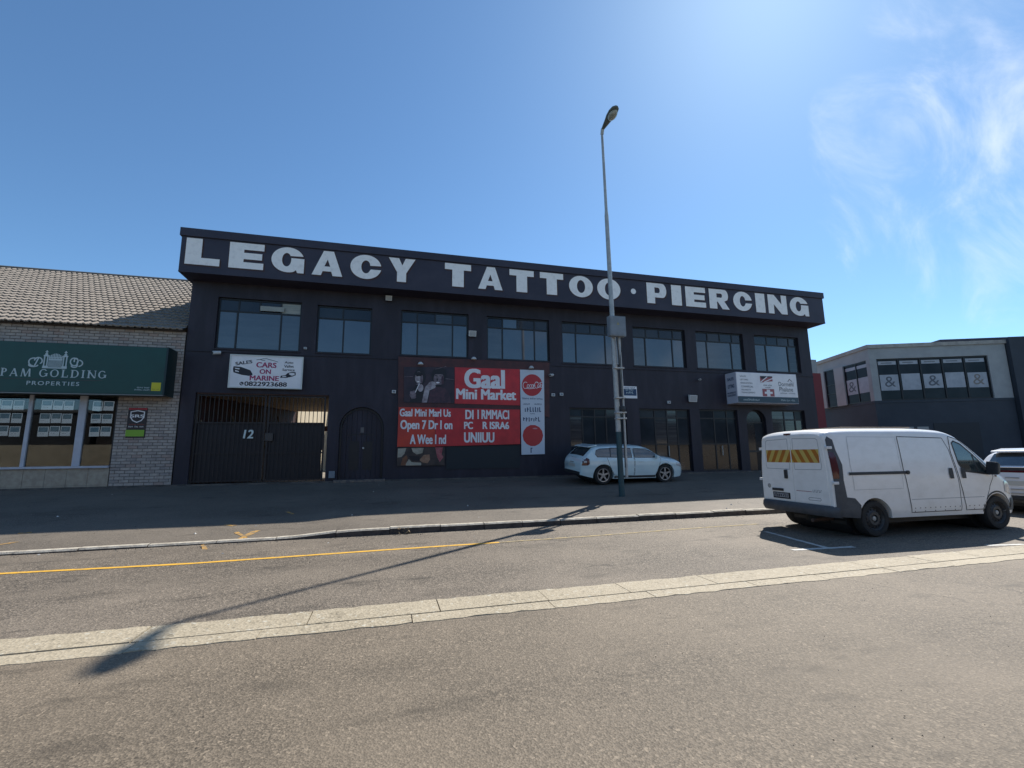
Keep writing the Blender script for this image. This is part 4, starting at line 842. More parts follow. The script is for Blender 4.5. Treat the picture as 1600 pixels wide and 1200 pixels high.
# green sign box over the shop window
YA = 17.3
aw = thing('shop_sign_box', 'long dark green sign box reading PAM GOLDING PROPERTIES over the shop window', 'sign', (-11.5, YA, 3.7))
ax1 = -7.10; obj('box', MB().box(-17.5, ax1-.06, YA+.02, YF-.02, 3.70, 5.29), dkgreen_m, aw); obj('end_panel', MB().box(ax1-.058, ax1, YA-.002, YF-.021, 3.69, 5.30), dkgreen_m, aw)
face = obj('face', MB().box(-17.5, ax1-.06, YA, YA+.018, 3.715, 5.275), green_m, aw); obj('bottom_trim', MB().box(-17.5, ax1-.03, YA-.006, YA+.1, 3.672, 3.698), mat('trim_grey', (.2, .22, .22), .5), aw)
ya_ = YA-.006
def al(px0, py0, px1, py1): return pbox(px0, py0, px1, py1, ya_)
GOLD = [('P', 1, 11.5, 'PAM'), ]
def serif_text(s_, box, m_):
    x0, x1, z0_, z1_ = box; h = z1_-z0_; W = dict(P=.72, A=.95, M=1.15, G=.95, O=1.0, L=.78, D=.98, I=.38, N=1.02); sp = .30; tot = sum(W.get(c, .7)+sp for c in s_)-sp; k = (x1-x0)/tot; x = x0; st_ = h*.17; th = h*.085; se_ = h*.06; z = [0]; cur = [None]
    class _P:
        def quad(self, *p): cur[0].quad(*p)
    mb = _P()
    def R(a, b, c, d): mb.quad((a, ya_-z[0], c), (b, ya_-z[0], c), (b, ya_-z[0], d), (a, ya_-z[0], d)); z[0] += .00005
    def slant(a, b, wd): mb.quad((a-wd/2, ya_-z[0], z0_), (a+wd/2, ya_-z[0], z0_), (b+wd/2, ya_-z[0], z1_), (b-wd/2, ya_-z[0], z1_)); z[0] += .00005
    def ring(cx, cz, rx, rz, a0, a1):
        n = 20
        for i in range(n):
            t0, t1 = R_(a0+(a1-a0)*i/n), R_(a0+(a1-a0)*(i+1)/n); q = []
            for t, f in ((t0, 1), (t1, 1), (t1, 0), (t0, 0)):
                wv = th+(st_-th)*abs(math.cos(t)); q.append((cx+(rx-(0 if f else wv))*math.cos(t), ya_-z[0], cz+(rz-(0 if f else th))*math.sin(t)))
            mb.quad(*q)
        z[0] += .00005
    def ser(a, zz): R(a-st_*.55, a+st_*1.55, zz, zz+se_)
    for c in s_:
        w_ = W.get(c, .7)*k; zc = (z0_+z1_)/2; cur[0] = MB()
        if c in 'PDLIN' :
            R(x+st_*.5, x+st_*1.5, z0_, z1_); ser(x+st_*.5, z0_); ser(x+st_*.5, z1_-se_)
        if c == 'P': ring(x+w_*.45, z0_+h*.73, w_*.5, h*.27, -90, 90); R(x+st_, x+w_*.45, z1_-th, z1_); R(x+st_, x+w_*.45, z0_+h*.46, z0_+h*.46+th)
        if c == 'D': ring(x+w_*.42, zc, w_*.55, h/2, -90, 90); R(x+st_, x+w_*.42, z1_-th, z1_); R(x+st_, x+w_*.42, z0_, z0_+th)
        if c == 'L': R(x+st_, x+w_, z0_, z0_+th); R(x+w_-se_, x+w_, z0_, z0_+h*.3)
        if c == 'O': ring(x+w_/2, zc, w_/2, h/2, 0, 360)
        if c == 'G': ring(x+w_/2, zc, w_/2, h/2, 40, 330); R(x+w_*.8, x+w_*.8+st_, z0_+h*.1, z0_+h*.45); R(x+w_*.62, x+w_*1.05, z0_+h*.42, z0_+h*.42+se_)
        if c == 'A': slant(x+w_*.1, x+w_*.5, th); slant(x+w_*.88, x+w_*.5, st_); R(x+w_*.24, x+w_*.74, z0_+h*.3, z0_+h*.3+th); R(x, x+w_*.25, z0_, z0_+se_); R(x+w_*.74, x+w_, z0_, z0_+se_)
        if c == 'N':
            slant(x+w_*.9, x+w_*.12, st_); R(x+w_*.9, x+w_*.9+th, z0_, z1_); R(x+w_*.78, x+w_*1.05, z1_-se_, z1_)
        if c == 'M':
            slant(x+w_*.1, x+w_*.16, th); slant(x+w_*.5, x+w_*.2, st_); slant(x+w_*.5, x+w_*.82, th); slant(x+w_*.92, x+w_*.84, st_); R(x, x+w_*.2, z0_, z0_+se_); R(x+w_*.8, x+w_*1.02, z0_, z0_+se_)
        x += w_+sp*k; obj('letter', cur[0], m_, face)
b = al(0.5, 576.5, 48, 588.5); b2 = al(61, 577.8, 166, 591.0); zA, zB = onY(85, 589.3, ya_)[2], onY(85, 577.2, ya_)[2]
serif_text('PAM', (b[0], b[1], zA, zB), pale_m); serif_text('GOLDING', (b2[0], b2[1], zA, zB), pale_m)
text('lettering', 'PROPERTIES', al(41.3, 596, 124, 602.2), ya_, pale_m, face, bold=.012, spacing=1.25)
q = al(-5, 592.4, 160, 593.2); obj('rule', MB().quad((q[0], ya_, q[2]), (q[1], ya_, q[2]), (q[1], ya_, q[2]+.015), (q[0], ya_, q[2]+.015)), mat('rule_brown', (.05, .04, .04), .5), face)
E0 = al(67.5, 548, 106, 575.8); ex = lambda u: E0[0]+(E0[1]-E0[0])*u; ez = lambda v: E0[2]+(E0[3]-E0[2])*v
em = MB(); k_ = [0]
def ER(a, b, c, d): em.quad((ex(a), ya_-k_[0], ez(c)), (ex(b), ya_-k_[0], ez(c)), (ex(b), ya_-k_[0], ez(d)), (ex(a), ya_-k_[0], ez(d))); k_[0] += .00006
for s_ in (0, 1):
    o_ = .0 if s_ == 0 else .78
    ER(o_, o_+.22, 0, .14); ER(o_+.02, o_+.075, .14, .66); ER(o_+.145, o_+.2, .14, .66); ER(o_, o_+.22, .66, .74); ER(o_+.05, o_+.17, .74, .83); ER(o_+.085, o_+.135, .83, 1.0); ER(o_+.05, o_+.17, .9, .94)
ER(.22, .78, 0, .05); ER(.22, .78, .46, .54)
for i in range(13): u = .24+.52*i/12; ER(u-.012, u+.012, .05, .46+.0)
for i in range(9): u = .25+.5*i/8; ER(u-.02, u+.02, .54, .6+.24*math.cos((u-.5)*3.2)**2)
ER(.22, .78, .6, .64)
obj('gate_emblem', em, pale_m, face)
def scr(lines, w_, cx, cy, kx): strokes_obj('script_initial', [quadpx([(cx+x_*kx, cy-y_) for x_, y_ in ln], ya_) for ln in lines], w_, ya_, pale_m, face)
def cv(cx, cy, rx, ry, a0, a1, n=14): return [(cx+rx*math.cos(R_(a0+(a1-a0)*i/(n-1))), cy+ry*math.sin(R_(a0+(a1-a0)*i/(n-1)))) for i in range(n)]
scr([cv(3, 2, 6, 5, -60, 170), cv(-4, 0, 8, 6.2, 60, 260), [(3.5, 6.5), (0, 0), (-3.5, -6.5)], cv(-5, -4.6, 7, 2.6, 160, 350)], .035, 57, 565.5, 1.)
scr([cv(-1, 1, 6, 6, 50, 330), [(4, 1), (3, -6)], cv(-1, -5, 4.5, 2.5, 180, 370), cv(5, -1, 7, 5, -80, 70), cv(2, 2, 3, 4.6, -20, 190)], .035, 117, 566.5, 1.)
q = al(236.3, 597.8, 251, 610.8); ysq = obj('yellow_square', MB().box(q[0], q[1], YA-.006, YA-.0005, q[2], q[3]), yel_m, face); fine('fine_print', (q[0]+.04, q[1]-.04, q[2]+.03, q[2]+.075), YA-.009, mat('olive_print', (.2, .2, .03), .5), ysq, 2)
fine('fine_print', al(214, 604.6, 233.5, 606.8), ya_, pale_m, face, 2); fine('fine_print', al(210, 608, 233.5, 610.2), ya_, pale_m, face, 2)
# armed response board on the brick pier
YB2 = YF-.035
ss = thing('security_board', 'black and lime SRS security board on the brick wall', 'sign', (-7.9, YB2, 2.2))
b = pbox(198.5, 637, 228.5, 684, YB2); x0, x1, z0, z1 = b; H_ = z1-z0
obj('board', MB().box(x0, x1, YB2, YF-.018, z0, z1), mat('board_black', (.02, .012, .014), .4), ss)
obj('red_strip', MB().box(x0+.01, x1-.01, YB2-.004, YB2-.0003, z1-H_*.075, z1-.01), coke_m, ss); obj('lime_band', MB().box(x0-.01, x1-.03, YB2-.004, YB2-.0003, z0+H_*.045, z0+H_*.26), lime_m, ss)
cx = (x0+x1)/2; sh = [(-.19, .86), (0, .9), (.19, .86), (.19, .68), (.12, .57), (0, .51), (-.12, .57), (-.19, .68), (-.19, .86)]
strokes_obj('shield', [[(cx+u, z0+H_*v) for u, v in sh]], .03, YB2-.004, sign_white_m, ss)
text('lettering', 'SRS', (cx-.2, cx+.2, z0+H_*.67, z0+H_*.77), YB2-.007, sign_white_m, ss, bold=.03)
fine('fine_print', (x0+.06, x1-.06, z0+H_*.42, z0+H_*.465), YB2-.004, mat('print_red', (.3, .06, .04), .5), ss, 2); fine('fine_print', (x0+.05, x1-.05, z0+H_*.345, z0+H_*.39), YB2-.004, sign_white_m, ss, 3); fine('fine_print', (x0+.06, x1-.06, z1-H_*.065, z1-H_*.03), YB2-.006, mat('print_dkred', (.2, .01, .02), .5), ss, 1)

# ------------------------------------------------------------------ corner building on the right and what lies beyond
A_, B_, C_ = Vector((28.22, 20.63)), Vector((35.13, 17.82)), Vector((29.36, 25.05)); ZT = 8.04
rb = thing('corner_building', 'pale grey corner building with ampersand prints in its upper windows', 'building', (30, 22, ZF))
def face_frame(p, q):
    d = (q-p); L = d.length; d = d/L; n = Vector((d.y, -d.x)); return d, n, L
def on_face(p, d, n, s_, off, z): return (p.x+d.x*s_+n.x*off, p.y+d.y*s_+n.y*off, z)
def fbox(p, d, n, s0, s1, o0, o1, z0_, z1_):
    vs = [on_face(p, d, n, s_, o, z) for z in (z0_, z1_) for s_, o in ((s0, o0), (s1, o0), (s1, o1), (s0, o1))]
    return MB().add(vs, [(0, 3, 2, 1), (4, 5, 6, 7), (0, 1, 5, 4), (1, 2, 6, 5), (2, 3, 7, 6), (3, 0, 4, 7)])
d1, n1, L1 = face_frame(A_, B_); d2, n2, L2 = face_frame(C_, A_)
zfl = onY(1400, 632, 20)[2]
def zpx(px, py, D):
    r = ray(px, py); c = AX.T@r; return CH+r[2]*D/c[2]
zc0 = zpx(1362, 562, 28); zfl = zpx(1365, 631, 28); zw0 = zpx(1372, 625, 28); zw1 = zpx(1372, 566, 28)
# floor slabs, walls
core = MB(); inn = Vector((33, 23))
off = .0
def poly_prism(pts, z0_, z1_):
    n = len(pts); return MB().add([(x, y, z0_) for x, y in pts]+[(x, y, z1_) for x, y in pts], [tuple(range(n-1, -1, -1)), tuple(range(n, 2*n))]+[(i, (i+1) % n, (i+1) % n+n, i+n) for i in range(n)])
D_ = B_+(C_-A_)*1.2; foot = [tuple(A_), tuple(B_), tuple(D_), tuple(C_+(C_-A_)*.4+Vector((.5, 0)))]
def inset(k): c = sum((Vector(p) for p in foot), Vector((0, 0)))/4; return [tuple(c+(Vector(p)-c)*k) for p in foot]
obj('ground_storey', poly_prism(foot, .5, zfl-.02), fargrey_m, rb); obj('interior_core', poly_prism(inset(.86), zfl-.02, zc0), interior_m, rb)
obj('parapet', poly_prism(foot, zc0, ZT-.22), greywall_m, rb); obj('coping', poly_prism(inset(1.025), ZT-.22, ZT), mat('pale_coping', (.40, .38, .34), .85, (.30, .28, .26), 3, 7), rb)
obj('floor_band', poly_prism(inset(1.008), zfl-.02, zfl+.12), fargrey_m, rb)
def sp(px, p, d, n):                                    # distance along a face where the pixel column px falls
    best = min(range(0, 2000), key=lambda i: abs(_px(on_face(p, d, n, i*.005, 0, 6))-px)); return best*.005
def _px(q):
    c = AX.T@(np.array(q)-np.array([0, 0, CH])); return 800+CF*c[0]/c[2]
cw = [(0, sp(1373, A_, d1, n1)), (sp(1548, A_, d1, n1), L1)]
for a, b_ in cw: obj('column', fbox(A_, d1, n1, a, b_, -.35, -.002, zfl+.121, zc0), greywall_m, rb)
# five-light window on the street face
ws0, ws1 = cw[0][1], cw[1][0]; f = MB(); nl = 5; fw = .07
for z0_, z1_ in ((zfl+.125, zfl+.2), (zc0-.08, zc0-.005)):
    q = fbox(A_, d1, n1, ws0+.002, ws1-.002, -.16, -.08, z0_, z1_); f.add(q.v, q.f)
for i in range(nl+1):
    s_ = ws0+.002+(ws1-ws0-.004-fw)*i/nl; q = fbox(A_, d1, n1, s_, s_+fw, -.16, -.08, zfl+.2, zc0-.08); f.add(q.v, q.f)
wf = obj('window', f, frame_m, rb)
wpaper = mat('window_poster', (.40, .42, .46), .5, (.33, .35, .39), 3); amp_m = mat('ampersand_print', (.10, .11, .13), .6); amp2_m = mat('ampersand_bronze', (.22, .19, .17), .6)
zp0, zp1 = zpx(1440, 610, 28), zpx(1440, 586, 28)
gamp, famp, _ = text_geo('&', 0)
def face_poly(p, d, n, geo, s0, s1, z0_, z1_, o): vs, fs = geo; return MB().add([on_face(p, d, n, s0+(s1-s0)*u, o, z0_+(z1_-z0_)*v) for u, v in vs], fs)
for i in range(nl):
    a = ws0+(ws1-ws0-fw)*i/nl+fw+.004; b_ = ws0+(ws1-ws0-fw)*(i+1)/nl-.004
    pn = obj('pane', fbox(A_, d1, n1, a, b_, -.125, -.12, zfl+.2, zc0-.08), lowpane_m, wf)
    ps = obj('poster', fbox(A_, d1, n1, a+.06, b_-.04, -.119, -.115, zp0+random.uniform(-.05, .05), zp1+random.uniform(-.03, .03)), wpaper, wf)
    hd = obj('header_strip', fbox(A_, d1, n1, a+.06, b_-.06, -.119, -.115, zc0-.36, zc0-.14), wpaper, wf)
    q = fbox(A_, d1, n1, a+.22, b_-.3, -.1145, -.113, zc0-.28, zc0-.22); obj('header_print', q, grey_print_m, wf)
    if i in (0, 2, 4): obj('ampersand', face_poly(A_, d1, n1, (gamp, famp), a+.3, b_-.22, zp0+.18, zp1-.12, -.113), amp2_m if i == 4 else amp_m, wf)
# side face: columns and two windows
cs2 = [sp(v, C_, d2, n2) for v in (1277, 1289, 1305, 1319, 1325, 1357)]
for a, b_ in ((0, cs2[1]), (cs2[2], cs2[3]), (cs2[5]-.02, L2)): obj('column', fbox(C_, d2, n2, a, b_, -.35, -.002, zfl+.121, zc0), greywall_m, rb)
for k, (a, b_) in enumerate(((cs2[1], cs2[2]), (cs2[3], cs2[5]-.02))):
    f = MB()
    for z0_, z1_ in ((zfl+.125, zfl+.2), (zc0-.08, zc0-.005))+(((zfl+1.0, zfl+1.06), (zfl+1.6, zfl+1.66)) if k == 0 else ()):
        q = fbox(C_, d2, n2, a+.002, b_-.002, -.16, -.08, z0_, z1_); f.add(q.v, q.f)
    for s_ in ((a+.002, b_-.062) if k == 0 else (a+.002, (a+b_)/2-.03, b_-.062)):
        q = fbox(C_, d2, n2, s_, s_+.06, -.159, -.081, zfl+.2, zc0-.08); f.add(q.v, q.f)
    wf2 = obj('window', f, frame_m, rb); obj('pane', fbox(C_, d2, n2, a+.06, b_-.06, -.125, -.12, zfl+.2, zc0-.08), lowpane_m, wf2)
    if k == 1:
        for j in range(2):
            a0, b0 = a+.08+(b_-a-.06)/2*j, a+(b_-a)/2*(j+1)-.07; obj('poster', fbox(C_, d2, n2, a0, b0, -.119, -.115, zp0-.05, zp1-.02), wpaper, wf2); obj('header_strip', fbox(C_, d2, n2, a0, b0, -.119, -.115, zc0-.4, zc0-.2), wpaper, wf2)
            if j == 0: obj('ampersand', face_poly(C_, d2, n2, (gamp, famp), a0+.12, b0-.1, zp0+.12, zp1-.15, -.113), amp_m, wf2)
# shop openings of its ground storey, panes in flat pale grey
for a, b_, z1_ in ((ws0+.9, ws0+1.5, 3.0), (ws0+1.7, ws0+2.3, 3.0)): obj('lower_window', fbox(A_, d1, n1, a, b_, .002, .03, 2.2, z1_), mat('pale_grey_pane', (.3, .31, .31), .3), rb)
obj('roller_door', fbox(A_, d1, n1, ws0+2.6, ws0+5.0, .002, .02, ZF, 3.2), mat('roller_dark', (.018, .024, .032), .6), rb)
obj('side_shutter', fbox(C_, d2, n2, cs2[3]-.2, L2-.3, .002, .03, 1.3, 2.9), mat('side_tan', (.18, .15, .13), .7), rb)
wh = thing('slate_warehouse', 'plain dark slate warehouse wall at the right edge behind the van', 'building', (42, 16, ZF))
e0 = B_+d1*.05; e1 = B_+d1*22
zt_w = zpx(1590, 527.5, 28)
q = fbox(e0, d1, n1, 0, 24, -16, .25, .5, ZT+.12); obj('wall', q, fargrey_m, wh); obj('parapet_flashing', fbox(e0, d1, n1, -3.0, 24, -16.05, -.6, ZT+.121, ZT+.3), fascia_m, wh)
obj('downpipe', MB().cyl(on_face(e0, d1, n1, .9, .32, ZF), on_face(e0, d1, n1, .9, .32, zfl+.3), .05, n=8), plastic_m, wh)
obj('roller_door', fbox(e0, d1, n1, 1.6, 5.6, .252, .28, ZF, 4.2), MATS['roller_dark'], wh)
f = on_face(e0, d1, n1, .55, .4, zfl-.35); fl = thing('wall_lantern', 'small dark lamp on the slate warehouse wall by the corner', 'lamp', f); obj('arm', MB().cyl(on_face(e0, d1, n1, .55, .252, zfl-.3), f, .03, n=8), plastic_m, fl); obj('shade', MB().lathe(f, (0, 0, 1), [(.16, -.1), (.12, .05), (.02, .1)], 12), plastic_m, fl)
rw = obj('red_end_wall', MB().box(21.5, onY(1284, 600, 21.5)[0], 21.5, 26, .5, onY(1272, 583, 21.5)[2]), redwall_m); relocate(rw, (23, 22, ZF-.02)); tag(rw, 'narrow strip of red wall between the black building and the pale corner building', 'wall')
rc = obj('white_parapet', MB().box(21.5, onY(1276, 570, 21.5)[0], 21.5, 26, onY(1272, 583, 21.5)[2]+.002, onY(1272, 562, 21.5)[2]), greywall_m); rc.parent = rw; rc.location = -Vector(rw.location)

# ------------------------------------------------------------------ street lamp
px_, py_ = 7.0, 13.0; pz = wz(px_, py_)
lp = thing('street_lamp', 'tall galvanised street lamp with a grey cabinet on its post', 'street lamp', (px_, py_, pz-.02))
top = (px_-.10, py_, 12.72)
def at(z): t = (z-pz)/(top[2]-pz); return Vector((px_+(top[0]-px_)*t, py_, z))
m = MB(); m.cyl(at(pz-.05), at(2.3), .088, .085, 20); obj('painted_foot', m, teal_m, lp, smooth=40)
m = MB(); m.cyl(at(2.3), at(6.0), .082, .078, 20).cyl(at(6.0), at(9.55), .076, .066, 20).cyl(at(9.55), at(9.75), .066, .050, 20).cyl(at(9.75), at(12.72), .050, .042, 18); obj('post', m, steel_m, lp, smooth=40)
m = MB()
hp = [(0, .045, .05), (.08, .055, .06), (.25, .085, .075), (.42, .115, .09), (.60, .155, .105), (.80, .165, .10), (.95, .13, .075), (1.02, .06, .035)]   # distance, half width, half depth
n = 16
for s_, hw, hh in hp:
    c = Vector(top)+Vector((0.04*s_, -s_*.98, s_*.14+.02))
    for i in range(n):
        t = 2*math.pi*i/n; z = math.sin(t)*hh; z = z if z > 0 else z*.55
        m.v.append((c.x+math.cos(t)*hw, c.y, c.z+z))
for j in range(len(hp)-1):
    for i in range(n): m.f.append((j*n+i, j*n+(i+1) % n, (j+1)*n+(i+1) % n, (j+1)*n+i))
m.f += [tuple(range(n)), tuple((len(hp)-1)*n+i for i in range(n))]
head = obj('lamp_head', m, mat('lamp_housing', (.11, .14, .14), .5, (.085, .11, .11), 6), lp, smooth=50)
m = MB(); c = Vector(top)+Vector((.03, -.74, .07)); k = 18
for rr_, dz in ((1, 0), (.92, -.035), (.6, -.075), (.05, -.09)):
    for i in range(k):
        t = 2*math.pi*i/k; m.v.append((c.x+math.cos(t)*.145*rr_, c.y+math.sin(t)*.22*rr_, c.z+dz-.03+.14*math.sin(t)*-.22*rr_))
for j in range(3):
    for i in range(k): m.f.append((j*k+i, j*k+(i+1) % k, (j+1)*k+(i+1) % k, (j+1)*k+i))
obj('lens', m, mat('lamp_lens', (.36, .40, .38), .25, (.2, .23, .22), 20), head, smooth=50)
obj('spigot', MB().cyl(Vector(top)-Vector((0, 0, .12)), Vector(top)+Vector((0, -.06, .05)), .058, n=14), steel_m, lp)
cb = pbox(952.5, 494, 977.5, 525, py_-.28); cx0, cx1, cz0, cz1 = cb
cab = obj('cabinet', MB().box(cx0, cx1, py_-.30, py_-.10, cz0, cz1), boxgrey_m, lp, bevel=.012); obj('cabinet_door', MB().box(cx0+.03, cx1-.03, py_-.312, py_-.301, cz0+.03, cz1-.03), boxgrey_m, cab, bevel=.004)
obj('warning_sticker', MB().add([((cx0+cx1)/2-.05, py_-.316, cz0+.36), ((cx0+cx1)/2+.05, py_-.316, cz0+.36), ((cx0+cx1)/2, py_-.316, cz0+.46)], [(0, 1, 2)]), mat('sticker_ochre', (.28, .26, .12), .5), cab)
obj('cabinet_bracket', MB().box(px_-.14, px_+.05, py_-.1, py_-.04, cz0+.15, cz0+.22), steel_m, cab)
c1 = [(px_+.10, py_-.12, cz0+.0), (px_+.12, py_-.1, cz0-.7), (px_+.165, py_-.05, cz0-1.6), (px_+.17, py_-.05, 2.35), (px_+.17, py_-.05, .9)]
obj('conduit', MB().tube(c1, .042, 10), steel_m, lp); obj('cable', MB().tube([(px_+.0, py_-.13, cz0), (px_+.06, py_-.13, cz0-.6), (px_+.09, py_-.135, cz0-2.2), (px_+.085, py_-.135, 1.2)], .014, 6), plastic_m, lp)
obj('cable', MB().tube([(px_+.2, py_-.13, cz0), (px_+.11, py_-.14, cz0-.6), (px_+.125, py_-.13, cz0-2.0)], .010, 6), plastic_m, lp)
for z in (cz0-1.0, cz0-1.95, cz0-2.6, 2.9): obj('strap', MB().box(px_-.12, px_+.225, py_-.15, py_+.02, z-.02, z+.02), mat('strap_steel', (.42, .43, .43), .4), lp, bevel=.005)
obj('tape_wrap', MB().lathe((px_+.12, py_-.08, cz0-2.3), (0, 0, 1), [(.085, -.1), (.10, -.03), (.09, .08)], 12), plastic_m, lp)

# ------------------------------------------------------------------ vehicles
def hermite(pts):
    xs = [p[0] for p in pts]; ys = [p[1] for p in pts]; n = len(xs); d = [(ys[i+1]-ys[i])/(xs[i+1]-xs[i]) for i in range(n-1)]
    t = [d[0]]+[0 if d[i-1]*d[i] <= 0 else 2*d[i-1]*d[i]/(d[i-1]+d[i]) for i in range(1, n-1)]+[d[-1]]
    def f(x):
        if x <= xs[0]: return ys[0]
        if x >= xs[-1]: return ys[-1]
        i = max(k for k in range(n) if xs[k] <= x); i = min(i, n-2); h = xs[i+1]-xs[i]; u = (x-xs[i])/h
        return (2*u**3-3*u**2+1)*ys[i]+(u**3-2*u**2+u)*h*t[i]+(-2*u**3+3*u**2)*ys[i+1]+(u**3-u**2)*h*t[i+1]
    return f
class Shell:
    def __init__(s, L, top, bot, wid, prof, r): s.L, s.top, s.bot, s.wid, s.prof, s.r = L, top, bot, wid, prof, r
    def sy(s, x, z):
        zt = s.top(x); r = s.r(x); w_ = s.wid(x)*s.prof(x, z)
        if z > zt-r: u = min(1, (z-(zt-r))/r); w_ *= max(0, 1-u**3)**(1/3)
        return w_
    def tz(s, x, y):
        zt, r = s.top(x), s.r(x); W = s.wid(x)*s.prof(x, zt-r*.3); q = min(1, abs(y)/max(W, .01)); return zt-r+r*max(0, 1-q**3)**(1/3)
    def body(s, n=90, nz=26):
        m = MB(); xs = [s.L*(.5-.5*math.cos(math.pi*i/n))*.25+s.L*i/n*.75 for i in range(n+1)]
        us = [(j/nz)**.8 for j in range(nz+1)]
        for x in xs:
            zb, zt = s.bot(x), s.top(x); r = s.r(x); row = []
            for j in range(nz+1):
                t = j/nz
                if t < .7: z = zb+(zt-r-zb)*t/.7
                else: z = zt-r+r*math.sin((t-.7)/.3*math.pi/2)
                row.append((x, -s.sy(x, z), z))
            row[-1] = (x, 0, zt); ring = row+[(x, -y, z) for x, y, z in row[-2::-1]]
            m.v += ring
        k = 2*nz+1
        for i in range(n):
            for j in range(k): a, b = i*k+j, i*k+(j+1) % k; m.f.append((a, b, b+k, a+k))
        m.f += [tuple(range(k)), tuple(n*k+j for j in range(k-1, -1, -1))]
        return m
    def patch(s, poly, off=.004, side=-1, step=.07):
        P = []
        for (a, b), (c, d) in zip(poly, poly[1:]+poly[:1]):
            k = max(1, int(math.hypot(c-a, d-b)/step)); P += [(a+(c-a)*i/k, b+(d-b)*i/k) for i in range(k)]
        cx, cz = sum(p[0] for p in P)/len(P), sum(p[1] for p in P)/len(P); m = MB(); N_ = len(P); fr = (1, .96, .8, .6, .4, .2)
        for q in fr:
            for a, b in P: x, z = cx+(a-cx)*q, cz+(b-cz)*q; m.v.append((x, side*(s.sy(x, z)+off), z))
        m.v.append((cx, side*(s.sy(cx, cz)+off), cz))
        for r in range(len(fr)-1):
            for i in range(N_): m.f.append((r*N_+i, r*N_+(i+1) % N_, (r+1)*N_+(i+1) % N_, (r+1)*N_+i))
        o = (len(fr)-1)*N_
        for i in range(N_): m.f.append((o+i, o+(i+1) % N_, len(m.v)-1))
        return m
    def line(s, pts, w_=.012, off=.005, side=-1, closed=False, step=.06):
        if closed: pts = pts+[pts[0]]
        P = []
        for (a, b), (c, d) in zip(pts, pts[1:]):
            k = max(1, int(math.hypot(c-a, d-b)/step)); P += [(a+(c-a)*i/k, b+(d-b)*i/k) for i in range(k)]
        P.append(pts[-1]); m = MB()
        for i, (a, b) in enumerate(P):
            q, r = P[min(i+1, len(P)-1)], P[max(i-1, 0)]
            if closed and i in (0, len(P)-1): q, r = P[1], P[-2]
            L = math.hypot(q[0]-r[0], q[1]-r[1]) or 1; nx, nz = -(q[1]-r[1])/L*w_/2, (q[0]-r[0])/L*w_/2
            for e in (-1, 1): x, z = a+nx*e, b+nz*e; m.v.append((x, side*(s.sy(x, z)+off), z))
        m.f = [(2*i, 2*i+2, 2*i+3, 2*i+1) for i in range(len(P)-1)]
        return m
    def top_patch(s, x0, x1, y0, y1, off=.005, nx=8, ny=12, taper=0.):
        m = MB()
        for i in range(nx+1):
            x = x0+(x1-x0)*i/nx
            for j in range(ny+1):
                k = 1-taper*(i/nx); y = (y0+(y1-y0)*j/ny)*k; m.v.append((x, y, s.tz(x, y)+off))
        for i in range(nx):
            for j in range(ny): a = i*(ny+1)+j; m.f.append((a, a+ny+1, a+ny+2, a+1))
        return m
def cut_wheels(ob, axles, r, hw):
    cut = MB()
    for x in axles:
        for s_ in (-1, 1): cut.cyl((x, s_*(hw+.2), r-.02), (x, s_*(hw-.30), r-.02), r*1.19, n=40)
    c = obj('cutter', cut, None, ob.parent, world=False); md = ob.modifiers.new('b', 'BOOLEAN'); md.object = c; md.operation = 'DIFFERENCE'; md.solver = 'EXACT'
    dg = bpy.context.evaluated_depsgraph_get(); me = bpy.data.meshes.new_from_object(ob.evaluated_get(dg)); ob.modifiers.clear(); old = ob.data; ob.data = me; bpy.data.meshes.remove(old)
    for p in me.polygons: p.use_smooth = True
    me.set_sharp_from_angle(angle=R_(38)); d = c.data; bpy.data.objects.remove(c); bpy.data.meshes.remove(d)
